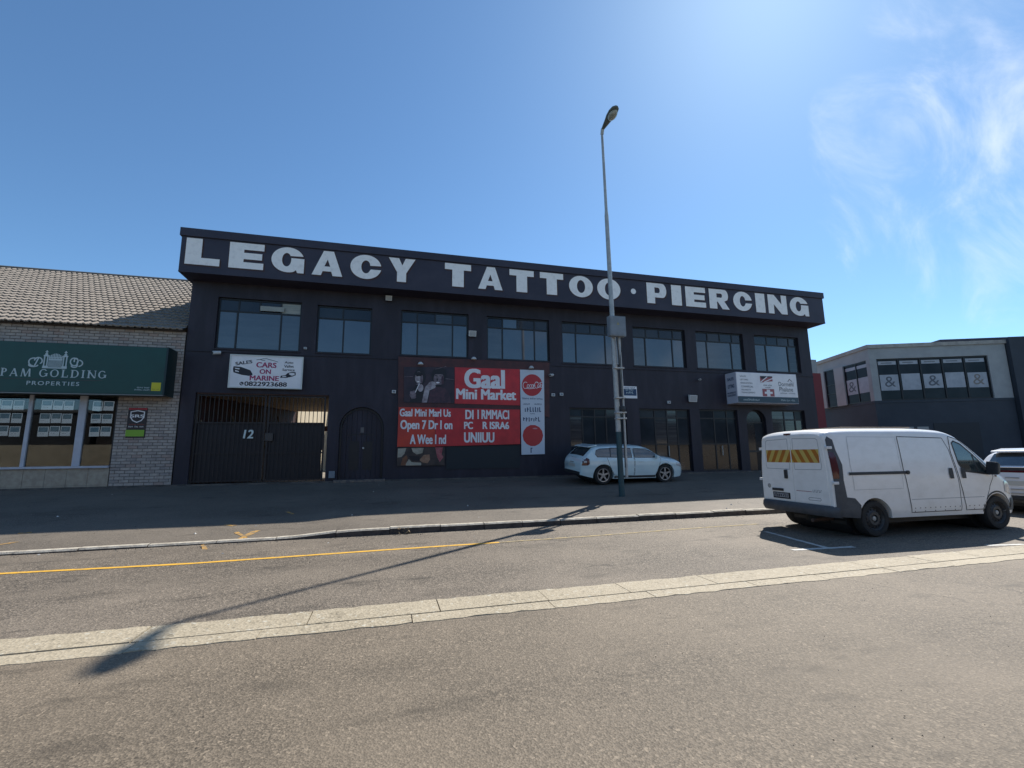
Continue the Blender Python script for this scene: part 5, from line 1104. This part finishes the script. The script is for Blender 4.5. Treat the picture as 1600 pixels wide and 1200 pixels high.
def wheel(root, x, side, hw, r, w_, alloy):
    yo = side*hw; d = Vector((0, side, 0))
    ty = obj('wheel', MB().lathe((x, yo, r), d, [(r*.62, -w_), (r*.9, -w_), (r*.985, -w_+.03), (r, -w_*.5), (r*.985, -.035), (r*.93, -.006), (r*.8, .0), (r*.68, -.008), (r*.64, -.025)], 36), tyre_m, root, world=False, smooth=40)
    if not alloy:
        rim = obj('rim', MB().lathe((x, yo, r), d, [(r*.655, -.02), (r*.64, -.012), (r*.60, -.03), (r*.56, -.06), (r*.42, -.045), (r*.36, -.02), (r*.22, -.022), (r*.2, -.05), (.001, -.05)], 32), rim_dark_m, ty, world=False, smooth=40)
        h = MB()
        for i in range(14):
            t = 2*math.pi*i/14; c = Vector((x+math.cos(t)*r*.49, yo-side*.05, r+math.sin(t)*r*.49)); h.cyl(c-d*.002, c+d*.004, r*.055, n=8)
        obj('rim_holes', h, gap_m, ty, world=False); obj('hub_cap', MB().lathe((x, yo-side*.048, r), d, [(r*.13, 0), (r*.12, .02), (.001, .026)], 14), steel_m, ty, world=False, smooth=50)
    else:
        obj('rim_well', MB().lathe((x, yo, r), d, [(r*.66, -.02), (r*.62, -.1), (.001, -.1)], 28), gap_m, ty, world=False)
        m = MB().lathe((x, yo, r), d, [(r*.70, -.014), (r*.69, -.002), (r*.63, -.004), (r*.60, -.03)], 32); m.lathe((x, yo, r), d, [(r*.16, -.03), (r*.15, -.012), (.001, -.01)], 16)
        for i in range(5):
            t = 2*math.pi*i/5+.3; e = Vector((math.cos(t), 0, math.sin(t))); f_ = Vector((-math.sin(t), 0, math.cos(t))); c = Vector((x, yo, r))
            a, b = c+e*r*.1-d*.016, c+e*r*.64-d*.012; wa, wb = r*.10, r*.075
            m.add([a+f_*wa, a-f_*wa, b-f_*wb, b+f_*wb, a+f_*wa-d*.03, a-f_*wa-d*.03, b-f_*wb-d*.03, b+f_*wb-d*.03], [(0, 1, 2, 3), (0, 4, 5, 1), (1, 5, 6, 2), (2, 6, 7, 3), (3, 7, 4, 0)])
        obj('rim', m, rim_m, ty, world=False)
    return ty
# ---- the van: local x runs forward from the rear bumper, its right side is -y
VL = 4.84
vt = hermite([(0, 1.865), (.04, 1.905), (.2, 1.945), (.8, 1.965), (2.2, 1.97), (2.9, 1.945), (3.15, 1.89), (3.35, 1.80), (3.75, 1.52), (4.15, 1.20), (4.4, 1.08), (4.66, .95), (4.79, .80), (VL, .64)])
vb = hermite([(0, .42), (.35, .40), (.6, .34), (3.3, .33), (4.4, .30), (VL, .36)])
vw = hermite([(0, .875), (.05, .915), (.15, .94), (.5, .95), (3.6, .95), (4.1, .935), (4.4, .88), (4.6, .79), (VL, .62)])
def vprof(x, z):
    t = max(0, (z-1.0)/.95); k = 1-.125*t**1.25
    if z < .5: k -= .04*((.5-z)/.2)
    k += .006*math.exp(-((z-.78)/.05)**2)*(1 if .9 < x < 4 else 0); return k
vr = hermite([(0, .10), (.3, .12), (3, .14), (3.6, .22), (4.2, .25), (VL, .2)])
V = Shell(VL, vt, vb, vw, vprof, vr)
cr = onZ(1373, 840, 0); cf = onZ(1566, 828, 0); yaw = math.atan2(cf[1]-cr[1], cf[0]-cr[0]); VR = Matrix.Rotation(yaw, 3, 'Z')
base = Vector((cr[0], cr[1], 0))-VR@Vector((.86, -.93, 0))
van = thing('panel_van', 'white panel van with orange and yellow chevrons on its rear doors', 'van', (base.x, base.y, .006), yaw)
vbody = obj('body', V.body(), vanw_m, van, world=False); cut_wheels(vbody, (.86, 3.96), .335, .95)
AXV = (.86, 3.96)
for x in AXV:
    for s_ in (-1, 1): wheel(van, x, s_, .925, .335, .215, False)
    obj('wheel_liner', MB().cyl((x, -.64, .34), (x, .64, .34), .37, n=24), gap_m, van, world=False)
obj('underbody', MB().box(.5, 4.3, -.62, .62, .2, .4), plastic_m, van, world=False)
for s_ in (-1, 1):
    # doors as slightly proud skins with dark shut lines
    slide = [(1.72, .42), (2.97, .42), (2.99, .95), (2.93, 1.55), (2.84, 1.76), (1.70, 1.79), (1.66, 1.2)]
    rear_p = [(.42, .86), (1.58, .86), (1.60, 1.2), (1.64, 1.78), (.48, 1.79), (.42, 1.3)]
    fdoor = [(3.10, .42), (3.58, .42), (3.66, .62), (3.80, .86), (3.93, 1.02), (3.91, 1.14), (3.52, 1.52), (3.25, 1.73), (3.02, 1.79), (2.97, 1.5), (3.03, .95)]
    V_o = obj('front_door', V.patch(fdoor, .004, s_), vanw_m, van, world=False, smooth=60)
    obj('shut_line', V.line(fdoor, .013, .0055, s_, True), gap_m, V_o, world=False)
    win = [(3.06, 1.66), (3.09, 1.27), (3.18, 1.14), (3.84, 1.07), (3.86, 1.12), (3.52, 1.44), (3.28, 1.64), (3.12, 1.70)]
    obj('window', V.patch(win, .007, s_), mat('van_side_glass', (.018, .026, .028), .04, (.06, .085, .085), 2.2, 3, spec=.9, ior=1.7, stretch=(1, 1, 2)), V_o, world=False, smooth=60)
    obj('window_seal', V.line(win, .028, .008, s_, True), plastic_m, V_o, world=False); obj('window_divider', V.line([(3.50, 1.44), (3.55, 1.10)], .035, .009, s_), plastic_m, V_o, world=False)
    obj('door_handle', V.patch([(3.09, 1.01), (3.19, 1.01), (3.20, 1.10), (3.20, 1.20), (3.10, 1.20), (3.085, 1.1)], .018, s_, .02), plastic_m, V_o, world=False)
    so = obj('sliding_door' if s_ < 0 else 'side_panel', V.patch(slide, .004, s_), vanw_m, van, world=False, smooth=60); obj('shut_line', V.line(slide, .013, .0055, s_, True), gap_m, so, world=False)
    if s_ < 0:
        obj('door_handle', V.patch([(2.78, 1.01), (2.87, 1.01), (2.88, 1.1), (2.88, 1.2), (2.79, 1.2), (2.77, 1.1)], .018, s_, .02), plastic_m, so, world=False)
    rp = obj('side_panel', V.patch(rear_p, .0035, s_), vanw_m, van, world=False, smooth=60); obj('pressing_shade_line', V.line(rear_p, .006, .0045, s_, True), mat('crease_shade', (.4, .41, .42), .5), rp, world=False)  # grey outline paints the shade of the pressed edge
    obj('slide_rail', V.line([(.34, 1.14), (1.74, 1.14)], .05, .016, s_), plastic_m, van, world=False)
    mm = MB(); ye = s_*V.sy(1.74, 1.14); mm.cyl((1.74, ye, 1.14), (1.74, ye+s_*.03, 1.14), .035); obj('rail_stop', mm, plastic_m, van, world=False)
    obj('rubbing_crease_shade', V.line([(1.74, .66), (3.6, .66)], .012, .0055, s_), mat('crease_shade', (.4, .41, .42), .5), van, world=False)  # flat grey strip, crease shade put into the colour
    mm = MB()
    for i in range(15):
        for zz in ((.50,) if i % 2 else (.50, .44)):
            x = 1.8+i*.125
            if abs(x-3.03) > .1 and x < 3.62: y = s_*(V.sy(x, zz)+.004); mm.cyl((x, y, zz), (x, y+s_*.004, zz), .009, n=6)
    obj('sill_plugs', mm, gap_m, van, world=False)
    obj('side_marker', V.patch([(3.98, 1.02), (4.04, 1.02), (4.04, 1.05), (3.98, 1.05)], .008, s_, .02), mat('amber_dark', (.09, .02, .015), .3), van, world=False)
    # grey corner of the rear bumper with the tall tail lamp above it
    bump = [(.02, .40), (.50, .36), (.52, .60), (.40, .72), (.23, .74), (.20, 1.02), (.02, 1.02)]
    obj('bumper_corner', V.patch(bump, .012, s_), greypl_m, van, world=False, smooth=60)
    pil = [(.02, 1.02), (.20, 1.02), (.235, 1.30), (.16, 1.55), (.14, 1.74), (.05, 1.80), (.02, 1.74)]
    pl_o = obj('lamp_pillar', V.patch(pil, .010, s_), greypl_m, van, world=False, smooth=60)
    obj('tail_lamp', V.patch([(.018, 1.06), (.11, 1.06), (.135, 1.2), (.13, 1.44), (.09, 1.52), (.018, 1.52)], .017, s_), tail_m, pl_o, world=False, smooth=60)
    for z in (.985, 1.60): obj('hinge_cap', MB().box(-.02, .10, s_*V.sy(.05, z)-.03, s_*V.sy(.05, z)+.03, z-.025, z+.025), mat('hinge_white', (.66, .67, .68), .4), van, world=False, bevel=.008)
    mir = MB(); ym = s_*(V.sy(3.75, 1.2)+.02); mir.add([(3.72, ym, 1.06), (3.72, ym+s_*.22, 1.06), (3.74, ym+s_*.24, 1.30), (3.74, ym+s_*.03, 1.32), (3.85, ym+s_*.03, 1.09), (3.84, ym+s_*.19, 1.09), (3.86, ym+s_*.2, 1.27), (3.87, ym+s_*.04, 1.28)], [(0, 1, 2, 3), (4, 5, 6, 7), (0, 1, 5, 4), (1, 2, 6, 5), (2, 3, 7, 6), (3, 0, 4, 7)])
    mo = obj('mirror', mir, plastic_m, van, world=False, bevel=.025); obj('mirror_stem', MB().box(3.76, 3.84, min(ym-s_*.07, ym+s_*.04), max(ym-s_*.07, ym+s_*.04), 1.09, 1.15), plastic_m, mo, world=False)
    obj('headlamp', V.patch([(4.22, .74), (4.50, .66), (4.56, .78), (4.36, .96), (4.24, .92)], .008, s_), lens_m, van, world=False, smooth=60)
    obj('arch_trim', V.line([(3.96+.41*math.cos(t), .335+.41*math.sin(t)) for t in [R_(5+170*i/18) for i in range(19)]], .03, .004, s_), plastic_m, van, world=False)
obj('windscreen', V.top_patch(3.42, 4.12, -.72, .72, .006, taper=-.06), MATS['van_side_glass'], van, world=False, smooth=60)
# rear doors (local x = 0 plane looking back down the street)
def rear_quad(m_, y0, y1, z0_, z1_, x=-.006): return m_.quad((x, y0, z0_), (x, y1, z0_), (x, y1, z1_), (x, y0, z1_))
def rear_poly(pts, x): return MB().add([(x, a, b) for a, b in pts], [tuple(range(len(pts)))])
for s_ in (-1, 1):
    yi, yo_ = .006*s_, .80*s_; yt_ = .74*s_
    pts = [(yi, .60), (yo_, .60), (yo_, 1.2), (yt_+.015*s_, 1.77), (.72*s_, 1.825), (yi, 1.85)]
    pm_ = MB().add([(-.012, a, b) for a, b in pts]+[(.02, a, b) for a, b in pts], [tuple(range(6)), tuple(range(11, 5, -1))]+[(i, i+6, (i+1) % 6+6, (i+1) % 6) for i in range(6)])
    dr = obj('rear_door', pm_, vanw_m, van, world=False, bevel=.008)
    ip = [(.07*s_, 1.20), (.69*s_, 1.21), (.71*s_, 1.28), (.67*s_, 1.74), (.63*s_, 1.77), (.07*s_, 1.785), (.06*s_, 1.25)]
    mm = MB()
    for (a, b), (c, d) in zip(ip, ip[1:]+ip[:1]):
        for q in stroke([(a, b), (c, d)], .012): mm.add([(-.0125-.0005, u, v_) for u, v_ in q], [(0, 1, 2, 3)])
    obj('window_pressing_shade', mm, MATS['crease_shade'], dr, world=False)  # pressing drawn as a line of painted shade
    # chevrons
    z0c, z1c = 1.33, 1.575; ya_c, yb_c = .012, .675
    nstr = 7; wst = (yb_c-ya_c)/5.0
    def clip(poly):
        for ax, lim, keep in ((0, ya_c, 1), (0, yb_c, -1)):
            outp = []
            for i in range(len(poly)):
                a, b = poly[i], poly[(i+1) % len(poly)]; ia, ib = keep*(a[ax]-lim) >= 0, keep*(b[ax]-lim) >= 0
                if ia: outp.append(a)
                if ia != ib: t = (lim-a[ax])/(b[ax]-a[ax]); outp.append(tuple(a[k]+(b[k]-a[k])*t for k in (0, 1)))
            poly = outp
            if not poly: return None
        return poly
    for i in range(-3, 9):
        a = ya_c+i*.098; poly = clip([(a, z1c), (a+.098, z1c), (a+.098+.15, z0c), (a+.15, z0c)])
        if poly and len(poly) > 2: obj('chevron_stripe', rear_poly([(s_*u, v_) for u, v_ in poly], -.0135), orange_chev_m if i % 2 else yellow_chev_m, dr, world=False)
    if s_ > 0:
        obj('door_handle', MB().box(-.04, -.0125, .13, .21, 1.02, 1.19), plastic_m, dr, world=False, bevel=.012)
        obj('plate_lamp_bar', MB().box(-.035, -.0125, .28, .58, .775, .825), plastic_m, dr, world=False, bevel=.01)
        obj('plate_recess', MB().box(-.016, -.0125, .12, .58, .63, .75), gap_m, dr, world=False)
        pt = obj('number_plate', MB().box(-.021, -.0165, .16, .55, .655, .735), mat('plate_grey', (.30, .31, .33), .5, (.12, .12, .14), 20), dr, world=False)
        mm = MB()
        for i in range(7): y = .51-.05*i; h = random.uniform(.03, .05); mm.quad((-.0222, y, .67), (-.0222, y-.022, .67), (-.0222, y-.022, .67+h), (-.0222, y, .67+h))
        obj('plate_print', mm, gap_m, pt, world=False)
        obj('badge', MB().lathe((-.014, .67, .86), (-1, 0, 0), [(.045, 0), (.04, .008), (.03, .008), (.03, .002), (.001, .002)], 18), steel_m, dr, world=False)
    else:
        mm = MB(); rs = random.Random(5); y = -.44
        for i in range(6): w_ = .026; mm.quad((-.0135, y, .80), (-.0135, y-.008, .80), (-.0135, y-.02, .845), (-.0135, y-.012, .845)); mm.quad((-.0139, y-.01, .80+.037*(i % 2)), (-.0139, y-.032, .80+.037*(i % 2)), (-.0139, y-.032, .808+.037*(i % 2)), (-.0139, y-.01, .808+.037*(i % 2))); y -= .036
        obj('model_lettering', mm, grey_print_m, dr, world=False); obj('pin_stripe', rear_quad(MB(), -.05, -.42, .80, .812, -.0133), mat('stripe_rose', (.35, .16, .17), .5), dr, world=False)
        mm = MB()
        for (a, b), (c, d) in zip(*[(lambda P: (P, P[1:]+P[:1]))([(-.34, .655), (-.60, .655), (-.62, .675), (-.60, .70), (-.36, .70), (-.33, .68)])][0]):
            for q in stroke([(a, b), (c, d)], .008): mm.add([(-.0133, u, v_) for u, v_ in q], [(0, 1, 2, 3)])
        obj('badge_outline', mm, grey_print_m, dr, world=False); obj('badge_shine', rear_quad(MB(), -.52, -.59, .665, .69, -.0137), sign_white_m, dr, world=False)
obj('brake_light', MB().box(-.02, .03, -.02, .14, 1.858, 1.89), tail_m, van, world=False, bevel=.008)
bm_ = MB(); bm_.v = []; 
prof_b = [(.05, .58), (-.03, .585), (-.07, .55), (-.085, .46), (-.04, .38), (.05, .36)]
ws_ = [-.94, -.9, -.8, -.4, 0, .4, .8, .9, .94]
for yy in ws_:
    k = 0 if abs(yy) < .85 else (.06 if abs(yy) < .92 else .13)
    bm_.v += [(x+k if x < 0 else x+.1, yy, z) for x, z in prof_b]
for i in range(len(ws_)-1):
    for j in range(5): a = i*6+j; bm_.f.append((a, a+1, a+7, a+6))
obj('rear_bumper', bm_, greypl_m, van, world=False, smooth=50)
obj('exhaust', MB().cyl((.0, -.35, .27), (.5, -.35, .29), .035, n=10), mat('exhaust_rust', (.08, .05, .04), .7), van, world=False)
obj('spare_wheel', MB().cyl((.62, 0, .20), (.62, 0, .36), .3, n=24), tyre_m, van, world=False)
obj('front_bumper', V.patch([(4.05, .36), (4.70, .38), (4.74, .58), (4.5, .62), (4.38, .60), (4.36, .42)], .014, -1), greypl_m, van, world=False, smooth=60)
rk = MB(); 
for y in (-.5, .5): rk.box(.9, 2.9, y-.02, y+.02, 1.958, 1.985)
for x in (1.0, 1.9, 2.8): rk.box(x-.02, x+.02, -.48, .48, 1.96, 1.98)
# boards carried flat on the van roof
bd = obj('roof_board', MB().box(.95, 2.75, -.35, .62, 1.975, 2.0), mat('board_tan', (.36, .29, .22), .8, (.3, .24, .18), 3), van, world=False)

for o in van.children_recursive:                       # stretch the body above the sills to the height the photo shows
    if o.type == 'MESH' and not (o.name.startswith('wheel') or o.parent.name.startswith('wheel')):
        for v in o.data.vertices:
            if v.co.z > .6: v.co.z = .6+(v.co.z-.6)*1.075
# ---- passenger cars
def make_car(name, label, paint, loc, rz, L=4.42, H=1.42, alloy=True, rear_detail='plain', group=None, tail_hi=False):
    f = H/1.42; q = L/4.42
    tp = hermite([(0, .80*f), (.05, .93*f), (.12, 1.00*f), (.30*q, 1.16*f), (.52*q, 1.345*f), (.75*q, 1.40*f), (1.5*q, 1.425*f), (2.45*q, 1.41*f), (2.80*q, 1.345*f), (3.14*q, 1.16*f), (3.42*q, 1.015*f), (3.62*q, .985*f), (4.02*q, .91*f), (4.27*q, .80*f), (4.39*q, .66*f), (L, .5*f)])
    bt = hermite([(0, .36), (.3, .28), (.7, .21), (3.6*q, .20), (4.2*q, .22), (L, .33)])
    wd = hermite([(0, .70), (.06, .77), (.2, .835), (.6, .875), (3.4*q, .875), (3.9*q, .85), (4.2*q, .77), (L, .58)])
    belt = hermite([(0, .96*f), (1.0, .95*f), (3.2*q, .90*f), (L, .8*f)])
    def pr(x, z):
        k = 1.0; b = belt(x)
        if z < .45: k -= .05*((.45-z)/.25)
        if z > b-.06:
            t = (z-(b-.06)); k -= .035*min(1, t/.06)
            if z > b: k -= .22*((z-b)/(.47*f))**1.15
        k += .012*math.exp(-((z-.70*f)/.05)**2); return max(k, .3)
    rr_ = hermite([(0, .12), (.5, .12), (2.6*q, .12), (3.3*q, .16), (L, .16)])
    S_ = Shell(L, tp, bt, wd, pr, rr_)
    root = thing(name, label, 'car', loc, rz, group)
    bo = obj('body', S_.body(), paint, root, world=False); ax = (.86*q, 3.48*q); R0 = .345; cut_wheels(bo, ax, R0, .875)
    for x in ax:
        for s_ in (-1, 1): wheel(root, x, s_, .855, R0, .2, alloy)
        obj('wheel_liner', MB().cyl((x, -.6, .33), (x, .6, .33), .36, n=20), gap_m, root, world=False)
    obj('underbody', MB().box(.5, L-.5, -.6, .6, .16, .3), plastic_m, root, world=False)
    gm_ = mat('car_window_dark', (.014, .02, .024), .04, (.035, .05, .055), 2.5, 3, spec=.9, ior=1.7)
    X = lambda v: v*q
    Zf = lambda v: v*f
    for s_ in (-1, 1):
        rd = [(X(1.30), .34), (X(2.12), .30), (X(2.14), Zf(.9)), (X(2.10), Zf(1.32)), (X(1.2), Zf(1.33)), (X(1.02), Zf(.95)), (X(1.10), .72)]
        fd = [(X(2.15), .30), (X(3.05), .30), (X(3.18), Zf(.6)), (X(3.30), Zf(.92)), (X(3.04), Zf(1.12)), (X(2.72), Zf(1.29)), (X(2.13), Zf(1.32)), (X(2.17), Zf(.9))]
        for nm, dd, hx in (('rear_door', rd, X(1.28)), ('front_door', fd, X(2.32))):
            do = obj(nm, S_.patch(dd, .0035, s_), paint, root, world=False, smooth=60); obj('shut_line', S_.line(dd, .012, .0045, s_, True), gap_m, do, world=False)
            obj('door_handle', S_.patch([(hx, Zf(.80)), (hx+.18, Zf(.80)), (hx+.18, Zf(.83)), (hx, Zf(.83))], .02, s_, .03), paint, do, world=False)
        qw = [(X(.62), Zf(1.24)), (X(.56), Zf(1.1)), (X(.62), Zf(1.01)), (X(1.4), Zf(.985)), (X(2.06), Zf(.975)), (X(2.06), Zf(1.30)), (X(1.4), Zf(1.315)), (X(.78), Zf(1.295))]
        fwn = [(X(2.17), Zf(.975)), (X(3.20), Zf(.965)), (X(3.22), Zf(.985)), (X(2.99), Zf(1.14)), (X(2.70), Zf(1.265)), (X(2.17), Zf(1.295))]
        for wn in (qw, fwn):
            wo = obj('side_window', S_.patch(wn, .006, s_), gm_, root, world=False, smooth=60); obj('window_trim', S_.line(wn, .022, .0065, s_, True), plastic_m, wo, world=False)
        obj('window_pillar', S_.line([(X(1.16), Zf(.985)), (X(1.20), Zf(1.315))], .04, .0075, s_), plastic_m, root, world=False)
        z0t, z1t = (Zf(.70), Zf(.98)) if not tail_hi else (Zf(.78), Zf(.95))
        tl_ = obj('tail_lamp', S_.patch([(.03, z0t), (X(.22), z0t+.01), (X(.30), z0t+.06), (X(.30), z1t-.04), (X(.2), z1t), (.07, z1t-.02)], .012, s_), tail_m, root, world=False, smooth=60)
        obj('reversing_lens', S_.patch([(.10, z0t+.10), (X(.2), z0t+.10), (X(.2), z0t+.17), (.10, z0t+.17)], .016, s_), lens_m, tl_, world=False)
        obj('headlamp', S_.patch([(X(3.98), Zf(.66)), (X(4.24), Zf(.58)), (X(4.30), Zf(.66)), (X(4.1), Zf(.78)), (X(3.98), Zf(.77))], .008, s_), lens_m, root, world=False, smooth=60)
        obj('sill_trim', S_.line([(X(1.3), .27), (X(3.05), .26)], .07, .006, s_), plastic_m, root, world=False)
        obj('side_crease', S_.line([(X(1.25), Zf(.62)), (X(3.05), Zf(.60))], .025, .006, s_), paint, root, world=False)
        ym = s_*(S_.sy(X(3.08), Zf(.98))+.03)
        obj('door_mirror', MB().add([(X(3.02), ym, Zf(.94)), (X(3.02), ym+s_*.17, Zf(.95)), (X(3.03), ym+s_*.17, Zf(1.06)), (X(3.03), ym, Zf(1.07)), (X(3.16), ym, Zf(.95)), (X(3.13), ym+s_*.14, Zf(.96)), (X(3.13), ym+s_*.14, Zf(1.04)), (X(3.16), ym, Zf(1.05))], [(0, 1, 2, 3), (4, 5, 6, 7), (0, 1, 5, 4), (1, 2, 6, 5), (2, 3, 7, 6), (3, 0, 4, 7)]), paint, root, world=False, bevel=.02)
        obj('mirror_stem', MB().cyl((X(3.08), ym+s_*.03, Zf(.96)), (X(3.12), ym-s_*.08, Zf(.93)), .02, n=8), plastic_m, root, world=False)
        obj('arch_lip', S_.line([(ax[0]+(R0*1.2)*math.cos(t), R0+(R0*1.2)*math.sin(t)) for t in [R_(8+164*i/18) for i in range(19)]], .02, .003, s_), paint, root, world=False)
    obj('windscreen', S_.top_patch(X(2.84), X(3.38), -.66, .66, .005, taper=-.1), gm_, root, world=False, smooth=60)
    obj('rear_window', S_.top_patch(X(.16), X(.48), -.60, .60, .006, taper=.06), gm_, root, world=False, smooth=60)
    sp_ = obj('roof_spoiler', MB().add([(X(.36), -.58, Zf(1.335)), (X(.36), .58, Zf(1.335)), (X(.75), .56, Zf(1.39)), (X(.75), -.56, Zf(1.39)), (X(.37), -.58, Zf(1.37)), (X(.37), .58, Zf(1.37)), (X(.75), .56, Zf(1.43)), (X(.75), -.56, Zf(1.43))], [(0, 1, 2, 3), (4, 7, 6, 5), (0, 4, 5, 1), (1, 5, 6, 2), (2, 6, 7, 3), (3, 7, 4, 0)]), paint, root, world=False, bevel=.012)
    obj('rear_bumper_trim', MB().box(-.03, .12, -.66, .66, .34, .46), plastic_m, root, world=False, bevel=.03)
    obj('number_plate', MB().box(-.016, .0, -.26, .26, Zf(.62), Zf(.62)+.11), mat('plate_pale', (.5, .5, .46), .5), root, world=False)
    obj('tailgate_handle', MB().box(-.02, .03, -.14, .14, Zf(.77), Zf(.77)+.03), steel_m, root, world=False, bevel=.006)
    obj('grille', MB().box(L-.03, L+.004, -.42, .42, .42, .52), plastic_m, root, world=False)
    return root, S_
# pale car parked on the sidewalk by the shop windows
cy = 15.25; a = onY(893, 740, cy); b = onY(1065, 740, cy); Lc = 4.34
tilt = math.atan((ZF-.13)/(YF-KY))
car, _ = make_car('hatchback_car', 'pale blue hatchback parked on the sidewalk behind the lamp post', carw_m, ((a[0]+b[0])/2-Lc/2+.33, cy+.9, wz(8, cy+.9)+.01), 0, Lc, 1.40)
car.rotation_euler = (tilt*.98, 0, R_(1.5))
# white car in the next bay beyond the van
suv, S2 = make_car('white_hatchback', 'white hatchback cut off by the right edge beyond the van', suvw_m, (15.25, 8.05, .008), R_(-2), 4.45, 1.62, tail_hi=True)
obj('light_bar', MB().box(.02, .06, -.55, .55, 1.02, 1.07), tail_m, suv, world=False, bevel=.01); obj('black_tail_panel', MB().box(.03, .075, -.56, .56, 1.07, 1.15), plastic_m, suv, world=False, bevel=.01)
for z in (.50, .60): obj('chrome_strip', MB().box(-.035, .02, -.6, .6, z, z+.022), rim_m, suv, world=False)

# ------------------------------------------------------------------ across the street: dark shops and wall, unseen, added for window reflections
fy = -21.0
for k, (xa, xb, h, lb, c) in enumerate(((-62, -30, 6.5, 'low grey shop row added unseen across the street for the left panes to mirror', (.05, .05, .052)), (-29, -6, 8.0, 'dark shop added unseen across the street for the brick shop window to mirror', (.045, .035, .03)), (-5, 20, 7.0, 'dark grey shop added unseen across the street behind the camera', (.05, .052, .056)), (21, 60, 6.2, 'low brown shop added unseen across the street, right of the dark grey one', (.06, .05, .042)))):
    t = thing('unseen_opposite_shop', lb, 'building', ((xa+xb)/2, fy, 0), group='unseen shops added across the street for reflections')
    mm = mat('opposite_wall_%s' % 'abcd'[k], c, .8, tuple(v*.7 for v in c), 1.5, 6)
    obj('wall', MB().box(xa, xb, fy-10, fy, -.03, h), mm, t); obj('parapet', MB().box(xa-.1, xb+.1, fy-10.1, fy+.15, h+.001, h+.3), mat('opposite_parapet', (.12, .12, .12), .8), t)
    n = int((xb-xa)/4)
    for i in range(n):
        x = xa+(i+.5)*(xb-xa)/n; obj('shop_window', MB().box(x-1.5, x+1.5, fy+.002, fy+.04, .7, 2.9), mat('opposite_glass', (.02, .025, .03), .1), t); obj('awning', MB().box(x-1.8, x+1.8, fy+.002, fy+.9, 3.05, 3.15), mat('opposite_awning', (.3, .3, .3), .7), t)
ow = obj('unseen_opposite_wall', MB().box(-80, 70, -13.3, -13.0, -.03, 3.0), mat('sandy_plaster', (.50, .42, .30), .85, (.42, .35, .25), 1.2)); relocate(ow, (0, -13.1, 0)); tag(ow, 'sandy wall added unseen across the street for the shop panes to mirror', 'wall')

# ------------------------------------------------------------------ loose grit, stones and paper scraps
rs = random.Random(3); gm = [MB(), MB(), MB()]
def bit(mb, x, y, z, r):
    a = rs.uniform(0, 6.28); h = r*rs.uniform(.3, .8); pts = [(x+r*rs.uniform(.6, 1)*math.cos(a+2.09*i), y+r*rs.uniform(.6, 1)*math.sin(a+2.09*i), z) for i in range(3)]
    mb.add(pts+[(x, y, z+h)], [(0, 1, 3), (1, 2, 3), (2, 0, 3), (0, 2, 1)])
for i in range(900): x = rs.uniform(-9, 16); bit(gm[i % 2], x, KY-.02-abs(rs.gauss(0, .16)), .004, rs.uniform(.006, .02))
for i in range(500): bit(gm[i % 2], rs.uniform(-9, 15), rs.uniform(5.6, 10), .004, rs.uniform(.005, .013))
for i in range(260): bit(gm[i % 2], rs.uniform(-4, 10), rs.uniform(1.5, 4.8), .001, rs.uniform(.004, .009))
for i in range(420): x, y = rs.uniform(-10, 15), rs.uniform(KY+.2, 17.9); bit(gm[i % 2], x, y, wz(x, y), rs.uniform(.006, .02))
for i in range(150): x = rs.uniform(-11, 14); y = YF-abs(rs.gauss(0, .15))-.02; bit(gm[i % 2], x, y, wz(x, y), rs.uniform(.01, .03))
for i in range(26): x, y = rs.uniform(-9, 14), rs.choice((rs.uniform(KY+.2, 13), rs.uniform(KY+.2, 17.8), rs.uniform(8.8, KY-.05))); bit(gm[2], x, y, wz(x, y) if y > KY+.13 else .004, rs.uniform(.02, .045))
for mb, m_ in zip(gm, (mat('grit_dark', (.07, .06, .05), .9), mat('grit_pale', (.28, .25, .2), .9), mat('paper_scrap', (.6, .58, .54), .8))):
    o = obj('loose_grit' if m_.name != 'paper_scrap' else 'paper_scraps', mb, m_); o['kind'] = 'stuff'; tag(o, 'fine loose grit scattered on road and sidewalk' if m_.name != 'paper_scrap' else 'tiny pale paper scraps scattered on the sidewalk', 'grit' if m_.name != 'paper_scrap' else 'litter')
